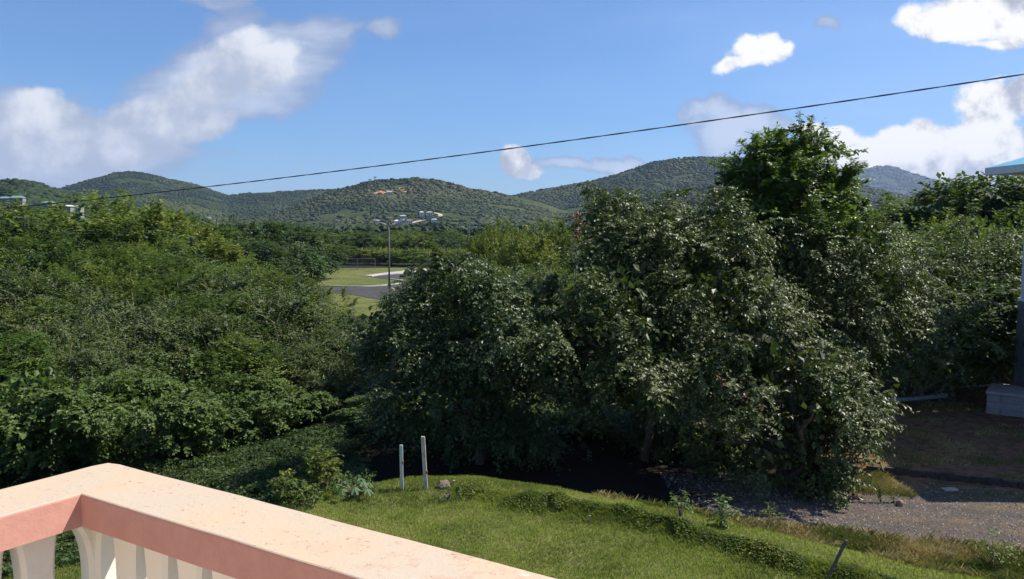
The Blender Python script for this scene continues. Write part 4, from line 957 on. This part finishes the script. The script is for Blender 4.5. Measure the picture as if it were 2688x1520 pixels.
def reg_band(r, N):
    x = r.uniform(-1.2, 8, N); y = band(x)+r.normal(0, .26, N)+.03; return x, y
blades('bank_grass', M['grass_blade'], 60000, reg_band, .03, .085, .012, 'longer rough grass on the low ridge across the lawn', 'grass', 32, bend=.9)
def reg_verge(r, N):
    x = r.uniform(1.6, 13, N); y = r.uniform(10, 18, N); k = (y > edge(x)+.25) & (y < grav_near(x)+(r.random(N)-.5)*.7) & (fbm(x*1.3, y*1.3, 3) > .36-.1*(x > 5)); return x[k], y[k]
blades('dry_grass', M['dry_blade'], 170000, reg_verge, .05, .19, .008, 'dry straw-coloured grass on the bank above the gravel', 'grass', 33, bend=.9)
def reg_yard(r, N):
    x = r.uniform(7.5, 17, N); y = r.uniform(19, 29, N); k = (y > kerb_y(x)+.1) & (fbm(x*1.2+3, y*1.2, 4) > .57); return x[k], y[k]
blades('yard_grass', M['dry_blade'], 30000, reg_yard, .03, .09, .014, 'patchy short grass on the shaded red soil', 'grass', 34, bend=.9)
def reg_clump(r, N):
    x = r.uniform(5.6, 9.0, N); y = r.uniform(17.2, 20.2, N); k = (y > 18.9-.33*(x-8.1)+.3*(r.random(N)-.5)) & (y < grav_far(x)+1.0) & (fbm(x*1.6, y*1.6, 2) > .35); return x[k], y[k]
blades('weeds', M['dry_blade'], 22000, reg_clump, .04, .15, .006, 'straggly weeds at the foot of the front bush', 'weeds', 35, bend=1.2)
def cover(name, m, N, region, s, hmax, lab, cat, seed):
    r = np.random.default_rng(seed); x, y = region(r, N); n_c = len(x); z = ground_z(x, y)
    mnd = fbm(x*1.1, y*1.1, 3); lump = np.clip(fbm(x*2.6+4, y*2.6, 3)-.32, 0, 1)*2.2; h = hmax*(.12+1.1*np.clip(mnd-.3, 0, 1)+.55*lump)*(.25+.75*r.random(n_c)**.5)
    P = np.stack([x, y, z+h], -1); ax = unit(np.stack([r.normal(size=n_c), r.normal(size=n_c), -.35+.3*r.normal(size=n_c)], -1)); nn = unit(np.array([0, 0, 1.])+.55*r.normal(size=(n_c, 3))); nn = unit(nn-ax*(nn*ax).sum(1, keepdims=True))
    V = leaf_quads(P, ax, nn, s*(.6+.8*r.random(n_c)), .8); t = np.clip(.5+(mnd-.5)*1.5+(r.random(n_c)-.5)*.6, 0, 1)
    o = mesh_np(name, V, np.arange(len(V)).reshape(-1, 4), m, tint=np.repeat(t, 4)); return tag(o, lab, cat, kind='stuff')
def reg_cover(r, N):
    x = r.uniform(-15, -2.6, N); y = r.uniform(10, 27, N); k = (y > edge(x)+.2) & (x < -2.9-.18*(y-16)+.6*(r.random(N)-.5)) & (y < 27); return x[k], y[k]
cover('ground_cover', M['dark_leaf'], 150000, reg_cover, .075, .36, 'leafy green creeping ground cover left of the dirt path', 'ground cover', 41)
def reg_band2(r, N):
    x = r.uniform(-1.0, 8, N); y = band(x)+r.normal(0, .2, N); k = fbm(x*2, y*2, 2) > .34; return x[k], y[k]
cover('bank_weeds', M['fine_leaf'], 52000, reg_band2, .034, .15, 'small-leaved weeds along the low grassy ridge', 'weeds', 42)
def reg_straw(r, N):
    x = r.uniform(6.5, 14, N); y = grav_far(x) - np.abs(r.normal(0, .55, N)) + .35; k = fbm(x*1.5, y*1.5, 3) > .4; return x[k], y[k]
blades('straw_litter', M['dry_blade'], 9000, reg_straw, .008, .03, .006, 'dry straw littering the far edge of the gravel', 'straw', 36, bend=5.0)
# gravel stones
r = np.random.default_rng(51); N = 26000; x = r.uniform(3.6, 14, N); y = r.uniform(14, 20.5, N)
k = (y > grav_near(x)-.1) & (y < grav_far(x)+.5) & (fbm(x*.9, y*.9, 3)+.25*r.random(N) > .5); x, y = x[k], y[k]; n_s = len(x)
ov_, of_ = np.array([(1, 0, 0), (0, 1, 0), (-1, 0, 0), (0, -1, 0), (0, 0, 1.0)]), np.array([(0, 1, 4), (1, 2, 4), (2, 3, 4), (3, 0, 4)])
sz = .010+.022*r.random(n_s)**2.5; a = r.random(n_s)*6.28
B_ = ov_[None]*(1+.5*(r.random((n_s, 5, 1))-.5))*sz[:, None, None]; X_ = B_[..., 0]*np.cos(a)[:, None]-B_[..., 1]*np.sin(a)[:, None]; Y_ = B_[..., 0]*np.sin(a)[:, None]+B_[..., 1]*np.cos(a)[:, None]
Vs_ = np.stack([X_+x[:, None], Y_+y[:, None], B_[..., 2]*.7+ground_z(x, y)[:, None]], -1).reshape(-1, 3)
m_st, n = mat('gravel_stones'); a_t = n.node('ShaderNodeAttribute', attribute_name='tint').outputs['Fac']
n.put(n.bsdf.inputs['Base Color'], n.ramp(a_t, [(0, (.07, .065, .065)), (.6, (.17, .15, .145)), (1, (.36, .30, .25))])); n.bsdf.inputs['Roughness'].default_value = .85
tag(mesh_np('gravel', Vs_, (of_[None]+(np.arange(n_s)*5)[:, None, None]).reshape(-1, 3), m_st, tint=np.repeat(r.random(n_s), 5)), 'loose gravel stones scattered on the track', 'gravel', kind='stuff')

# ------------------------------------------------------------------ playing field, road and street lamps
ZF = -3.3
def sheet(name, pxs, dz, m):
    pts = [on(px, py, ZF) for px, py in pxs]; me = bpy.data.meshes.new(name); me.from_pydata([(p.x, p.y, ZF+dz) for p in pts], [], [tuple(range(len(pts)))[::-1]]); me.update(); me.materials.append(m)
    o = link(bpy.data.objects.new(name, me)); 
    if me.polygons[0].normal.z < 0: me.flip_normals()
    return tag(o, kind='structure')
def smoothp(pts, k=6):
    P = [Vector((*p, 0)) for p in pts]; out = []
    for i in range(len(P)-1):
        p0, p1, p2, p3 = P[max(0, i-1)], P[i], P[i+1], P[min(len(P)-1, i+2)]
        for j in range(k):
            t = j/k; q = .5*((2*p1)+(-p0+p2)*t+(2*p0-5*p1+4*p2-p3)*t*t+(-p0+3*p1-3*p2+p3)*t**3); out.append((q.x, q.y))
    out.append(pts[-1]); return out
sheet('field_grass', [(560, 830), (1320, 830), (1320, 706), (1110, 703), (930, 704), (720, 705), (560, 706)], .02, gmat('field_turf', (.13, .155, .04), (.18, .18, .055), (.10, .12, .03), .12, .5, 3, bd=.03))
isl = smoothp([(700, 752), (850, 752), (925, 754.5), (1000, 751.5), (1049, 746), (1062, 741), (1048, 737), (1000, 732), (974, 727), (1000, 723), (1040, 720), (1114, 716.5), (1300, 713)])
rd = isl + smoothp([(1300, 830), (1180, 808), (1060, 797), (999, 788), (943, 778), (880, 771), (700, 768)])
sheet('road', rd, .05, gmat('field_asphalt', (.075, .073, .078), (.095, .09, .095), (.06, .058, .06), .2, 1.5, 8, bd=.01))
sheet('pavement', smoothp([(955, 724), (1010, 717), (1052, 712.5), (1098, 706.5), (1300, 704)])+[(1300, 712)]+smoothp([(1300, 712.4), (1114, 715.4), (1040, 719), (1000, 722), (974, 725.8)]), .08, simple('pale_paving', (.36, .32, .28), .9, .12, 1.5))
kerbm = simple('white_kerb', (.50, .47, .42), .8, .12, 2)
def kerb_line(pts, lab):
    mb = MB(); P = [on(a, b, ZF) for a, b in pts]; n0 = len(P)
    L1 = []; 
    for i, p in enumerate(P):
        d = (P[min(n0-1, i+1)]-P[max(0, i-1)]).normalized(); nn = Vector((-d.y, d.x, 0)); L1.append((p-nn*.12, p+nn*.12))
    V = []; 
    for a, b in L1: V += [(a.x, a.y, ZF-.05), (a.x, a.y, ZF+.17), (b.x, b.y, ZF+.17), (b.x, b.y, ZF-.05)]
    F = [(i*4+j, i*4+(j+1) % 4, (i+1)*4+(j+1) % 4, (i+1)*4+j) for i in range(n0-1) for j in range(4)]+[(0, 1, 2, 3), tuple(n0*4-4+j for j in (3, 2, 1, 0))]
    return tag(mb.add(V, F).build('kerb', kerbm), lab, 'kerb')
kerb_line(isl[:40], 'white kerb curving along the near side of the grass island')
kerb_line(smoothp([(975, 727), (1000, 723), (1040, 720.3), (1114, 716.8), (1250, 714)]), 'white kerb between the far road and the pavement')
m_pole = simple('lamp_pole_steel', (.13, .12, .09), .7, .2, 3); m_head = simple('lamp_housing', (.62, .62, .60), .4, .08, 5)
def lamp(px, Y, arms, lab, H=8.4, span=1.5, rz=0.0):
    p = at(px, 575, Y); gz = float(ground_z(p.x, Y)); root = empty('street_lamp', (p.x, Y, gz), rz); root['h'] = H
    del root['h']
    MB().tube([(0, 0, -.2), (0, 0, H*.5), (0, 0, H)], [.12, .10, .08], 10).build('pole', m_pole, root, smooth=True)
    MB().tube([(0, 0, H-.35), (0, 0, H+.12)], .13, 8).build('cap', m_pole, root)
    for s in arms:
        MB().tube([(0, 0, H-.3), (s*span*.35, 0, H-.08), (s*span*.8, 0, H+.14)], [.055, .05, .045], 6).build('arm', m_head, root, smooth=True)
        hd = MB(); c0, c1 = s*span*.75, s*span*1.3; V = []
        for xx, w_, hh_ in ((c0, .09, .06), (c0+(c1-c0)*.35, .17, .10), (c0+(c1-c0)*.8, .17, .09), (c1, .08, .04)):
            zc = H+.10+.18*abs(xx); V += [(xx, -w_, zc-hh_), (xx, w_, zc-hh_), (xx, w_*.7, zc+hh_), (xx, -w_*.7, zc+hh_)]
        F = [(i*4+j, i*4+(j+1) % 4, (i+1)*4+(j+1) % 4, (i+1)*4+j) for i in range(3) for j in range(4)]+[(3, 2, 1, 0), (12, 13, 14, 15)]
        hd.add(V, F).build('lamp_head', m_head, root)
    return tag(root, lab, 'street lamp', 'street lamps around the playing field')
def pole_h(px, top, Y): p = at(px, top, Y); return p.z-float(ground_z(p.x, Y))
lamp(1020, 103, (-1, 1), 'tall double-armed street lamp standing beside the field road', pole_h(1020, 586, 103))
lamp(1231, 205, (-1, 1), 'more distant double-armed street lamp behind the yellow-green trees', pole_h(1231, 600, 205))
lamp(570, 128, (-1,), 'single-armed street lamp sticking out of the left trees', pole_h(570, 577, 128), span=1.2)
# chain-link fence behind the field
fc = empty('chain_link_fence', (-38, 143, ZF)); tag(fc, 'grey chain-link fence along the back of the playing field', 'fence')
xs = np.arange(0, 16, 3.0)
m_fw = simple('fence_wire', (.16, .165, .16), .6, .1, 4)
for x in xs: MB().tube([(x, 0, -.1), (x, 0, 1.9)], .045, 6).build('post', m_fw, fc)
MB().tube([(0, 0, 1.88), (15, 0, 1.88)], .03, 5).build('top_rail', m_fw, fc)
wm = MB()
for i in range(45):
    x = i/3; 
    for sg in (-1, 1): 
        xa, xb = (x, x+1.8) if sg > 0 else (x+1.8, x); 
        if x+1.8 <= 15: wm.tube([(xa, .02*sg, 0), (xb, .02*sg, 1.85)], .014, 3, cap=False)
wm.build('wire_mesh', m_fw, fc)
# reeds at the back of the field
rr2 = np.random.default_rng(61)
def reg_reed(r, N):
    x = r.uniform(-62, 6, N); y = r.uniform(169, 173, N); return x, y
blades('reeds', M['grass_blade'], 22000, reg_reed, 1.0, 2.6, .14, 'bright green reeds behind the playing field', 'reeds', 62, bend=.5)

# ------------------------------------------------------------------ far houses
m_rt = {'dull': simple('dull_walls', (.22, .23, .21), .8, .1, 1), 'white': simple('white_walls', (.62, .60, .56), .8, .08, 1), 'cream': simple('cream_walls', (.55, .46, .34), .8, .08, 1), 'green': simple('green_roof', (.14, .24, .20), .6, .1, 1), 'red': simple('red_roof', (.30, .11, .08), .7, .1, 1), 'grey': simple('grey_roof', (.36, .36, .36), .6, .1, 1), 'wroof': simple('white_roof', (.72, .71, .68), .5, .05, 1), 'dark': simple('dark_opening', (.03, .035, .04), .4, .1, 1), 'pink': simple('pink_walls', (.50, .28, .26), .8, .08, 1), 'orange': simple('orange_walls', (.50, .26, .10), .8, .1, 1)}
def house(px, py, Y, wd, hh, wall, roof, lab, rz=.15, dp=4.5, nw=3, stilts=0.0, group='houses on the distant slopes'):
    """py is the foot of the wall"""
    p = at(px, py, Y); root = empty('house', (p.x, Y, p.z), rz)
    MB().box((0, 0, hh/2), (wd, dp, hh)).build('wall', m_rt[wall], root)
    if True: MB().box((0, 0, -2.0-stilts/2), (wd*.92, dp*.92, 4.0+stilts-.01)).build('foundation', m_rt['dull'] if not stilts else m_rt['dark'], root)
    e = .35; V = [(-wd/2-e, -dp/2-e, hh), (wd/2+e, -dp/2-e, hh), (wd/2+e, dp/2+e, hh), (-wd/2-e, dp/2+e, hh), (-wd*.28, 0, hh+.16*wd), (wd*.28, 0, hh+.16*wd)]
    MB().add(V, [(0, 1, 5, 4), (1, 2, 5), (2, 3, 4, 5), (3, 0, 4), (3, 2, 1, 0)]).build('roof', m_rt[roof], root)
    for i in range(nw):
        x = -wd/2+wd*(i+.5)/nw
        if i == nw//2: MB().box((x, -dp/2-.03, hh*.35), (wd*.12, .1, hh*.7)).build('door', m_rt['dark'], root)
        else: MB().box((x, -dp/2-.03, hh*.58), (wd*.16, .1, hh*.34)).build('window', m_rt['dark'], root)
    return tag(root, lab, 'house', group)
for a in [(1107, 566, 850, 4.2, 3.4, 'white', 'wroof', 'small white house highest on the village slope'), (1127, 566, 850, 5.8, 3.2, 'cream', 'grey', 'wide cream house at the top right of the village slope'),
          (1058, 575, 835, 6.4, 3.0, 'cream', 'grey', 'cream house with a grey roof left of the village slope'), (1045, 589, 800, 6.8, 3.2, 'white', 'wroof', 'large white house behind the double-armed lamp head'),
          (1075, 588, 800, 5.6, 3.2, 'white', 'red', 'small house with a red roof in the middle of the village'), (1140, 584, 820, 5.6, 2.8, 'white', 'grey', 'grey-roofed house raised on dark stilts right of the village', .1, 7, 3, 2.0),
          (1093, 600, 770, 5, 2.0, 'pink', 'red', 'low pinkish house at the foot of the village'), (1154, 603, 755, 4.6, 2.4, 'white', 'grey', 'left of the three small white houses above the dark woodland'),
          (1175, 603, 760, 3.2, 2.2, 'white', 'grey', 'middle of the three small white houses above the dark woodland'), (1188, 603, 755, 4.2, 2.4, 'white', 'wroof', 'right of the three small white houses above the dark woodland'),
          (1029, 597, 780, 5.5, 2.6, 'pink', 'red', 'pink house with a red roof at the left foot of the village'),
          (1338, 606, 520, 3.2, 2.0, 'white', 'wroof', 'white box-shaped building seen between the yellow-green trees'), (1366, 606, 520, 1.8, 1.2, 'pink', 'red', 'tiny red and white roof right of the white box building'),
          (997, 512, 1064, 5, 3.0, 'orange', 'red', 'orange building on the bare patch near the hill top'), (1022, 508, 1075, 8, 2.0, 'white', 'grey', 'grey house beside the bare earth near the hill top'),
          (46, 530, 470, 7.0, 2.2, 'dull', 'green', 'green-roofed house on the far left ridge'), (14, 530, 480, 6, 2.0, 'dull', 'green', 'leftmost green-roofed house at the photo edge'),
          (128, 540, 400, 4.5, 1.4, 'dull', 'green', 'small green-roofed house below the left ridge'), (180, 545, 330, 2.9, .5, 'dull', 'wroof', 'white-roofed house touching the overhead wire on the left'), (210, 545, 330, 1.7, .5, 'dull', 'wroof', 'small white roof just right of the white-roofed house')]:
    house(*a)
# bare earth and village road
def ribbon(name, pts, wd, dz, m, Yof):
    P = []
    for px, py in pts:
        # walk out until the ray meets the hill
        lo = None
        for Y in np.arange(600, 1300, 2.0):
            q = at(px, py, Y)
            if hills_z(np.array(q.x/Y), np.array(Y)) > q.z: lo = q; break
        if lo is not None: P.append(lo)
    if len(P) < 2: return
    V = []; 
    for i, p in enumerate(P):
        d = (P[min(len(P)-1, i+1)]-P[max(0, i-1)]); d.z = 0; d = d.normalized() if d.length > 0 else Vector((1, 0, 0)); nn = Vector((-d.y, d.x, 0))
        for s in (-1, 1):
            q = p+nn*s*wd/2; V.append((q.x, q.y, float(hills_z(np.array(q.x/q.y), np.array(q.y)))+dz))
    me = bpy.data.meshes.new(name); me.from_pydata(V, [], [(2*i, 2*i+1, 2*i+3, 2*i+2) for i in range(len(P)-1)]); me.update(); me.materials.append(m)
    return tag(link(bpy.data.objects.new(name, me)), kind='structure')
ribbon('village_road', smoothp([(1080, 588), (1110, 580), (1140, 575), (1156, 567), (1150, 563), (1140, 561)]), 5, .9, simple('pale_dirt', (.36, .30, .22), .95, .15, .2), None)
ribbon('bare_earth', smoothp([(978, 506), (1000, 507), (1030, 505), (1060, 500), (1090, 503)]), 18, .9, simple('orange_earth', (.40, .20, .09), .95, .3, .1), None)
# palms on the hill crest
def palm(px, top, Y, lab, seed):
    r = np.random.default_rng(seed); p = at(px, top, Y); gz = float(hills_z(np.array(p.x/Y), np.array(float(Y)))); H = p.z-gz; root = empty('palm_tree', (p.x, Y, gz))
    MB().tube([(0, 0, -1), (.2, 0, H*.5), (0, 0, H-1.2)], [.35, .28, .22], 6).build('trunk', M['pale_bark'], root)
    V = []; F = []
    for i in range(16):
        a = i*2.4; e = .1+.9*r.random(); 
        for k in range(4):
            t0, t1 = k/4, (k+1)/4; pt = lambda t: (math.cos(a)*2.8*t, math.sin(a)*2.8*t, H-1.2+e*2.4*t-2.8*t*t); w_ = lambda t: .5*math.sin(math.pi*min(.97, t+.1))
            A_, B2 = pt(t0), pt(t1); n_x, n_y = -math.sin(a), math.cos(a); b = len(V)
            V += [(A_[0]-n_x*w_(t0), A_[1]-n_y*w_(t0), A_[2]), (A_[0]+n_x*w_(t0), A_[1]+n_y*w_(t0), A_[2]), (B2[0]+n_x*w_(t1), B2[1]+n_y*w_(t1), B2[2]), (B2[0]-n_x*w_(t1), B2[1]-n_y*w_(t1), B2[2])]; F.append((b, b+1, b+2, b+3))
    MB().add(V, F).build('crown', M['dark_leaf'], root); tag(root, lab, 'palm tree', 'palms on the middle hill top')
palm(985, 462, 1128, 'taller palm on the crest of the middle hill', 1); palm(971, 468, 1125, 'shorter palm on the crest left of the taller palm', 2)

# ------------------------------------------------------------------ haze
hz = MB().box((0, 3450, 160), (14800, 7700, 345)).build('haze', (mh := bpy.data.materials.new('haze')))
mh.use_nodes = True; mh.node_tree.nodes.clear(); q = NT(mh.node_tree)
vv = q.node('ShaderNodeVolumePrincipled'); vv.inputs['Color'].default_value = (.50, .66, 1.0, 1); vv.inputs['Density'].default_value = 7.5e-5; vv.inputs['Anisotropy'].default_value = .2
oo = q.node('ShaderNodeOutputMaterial'); q.l.new(vv.outputs[0], oo.inputs['Volume']); tag(hz, kind='stuff')
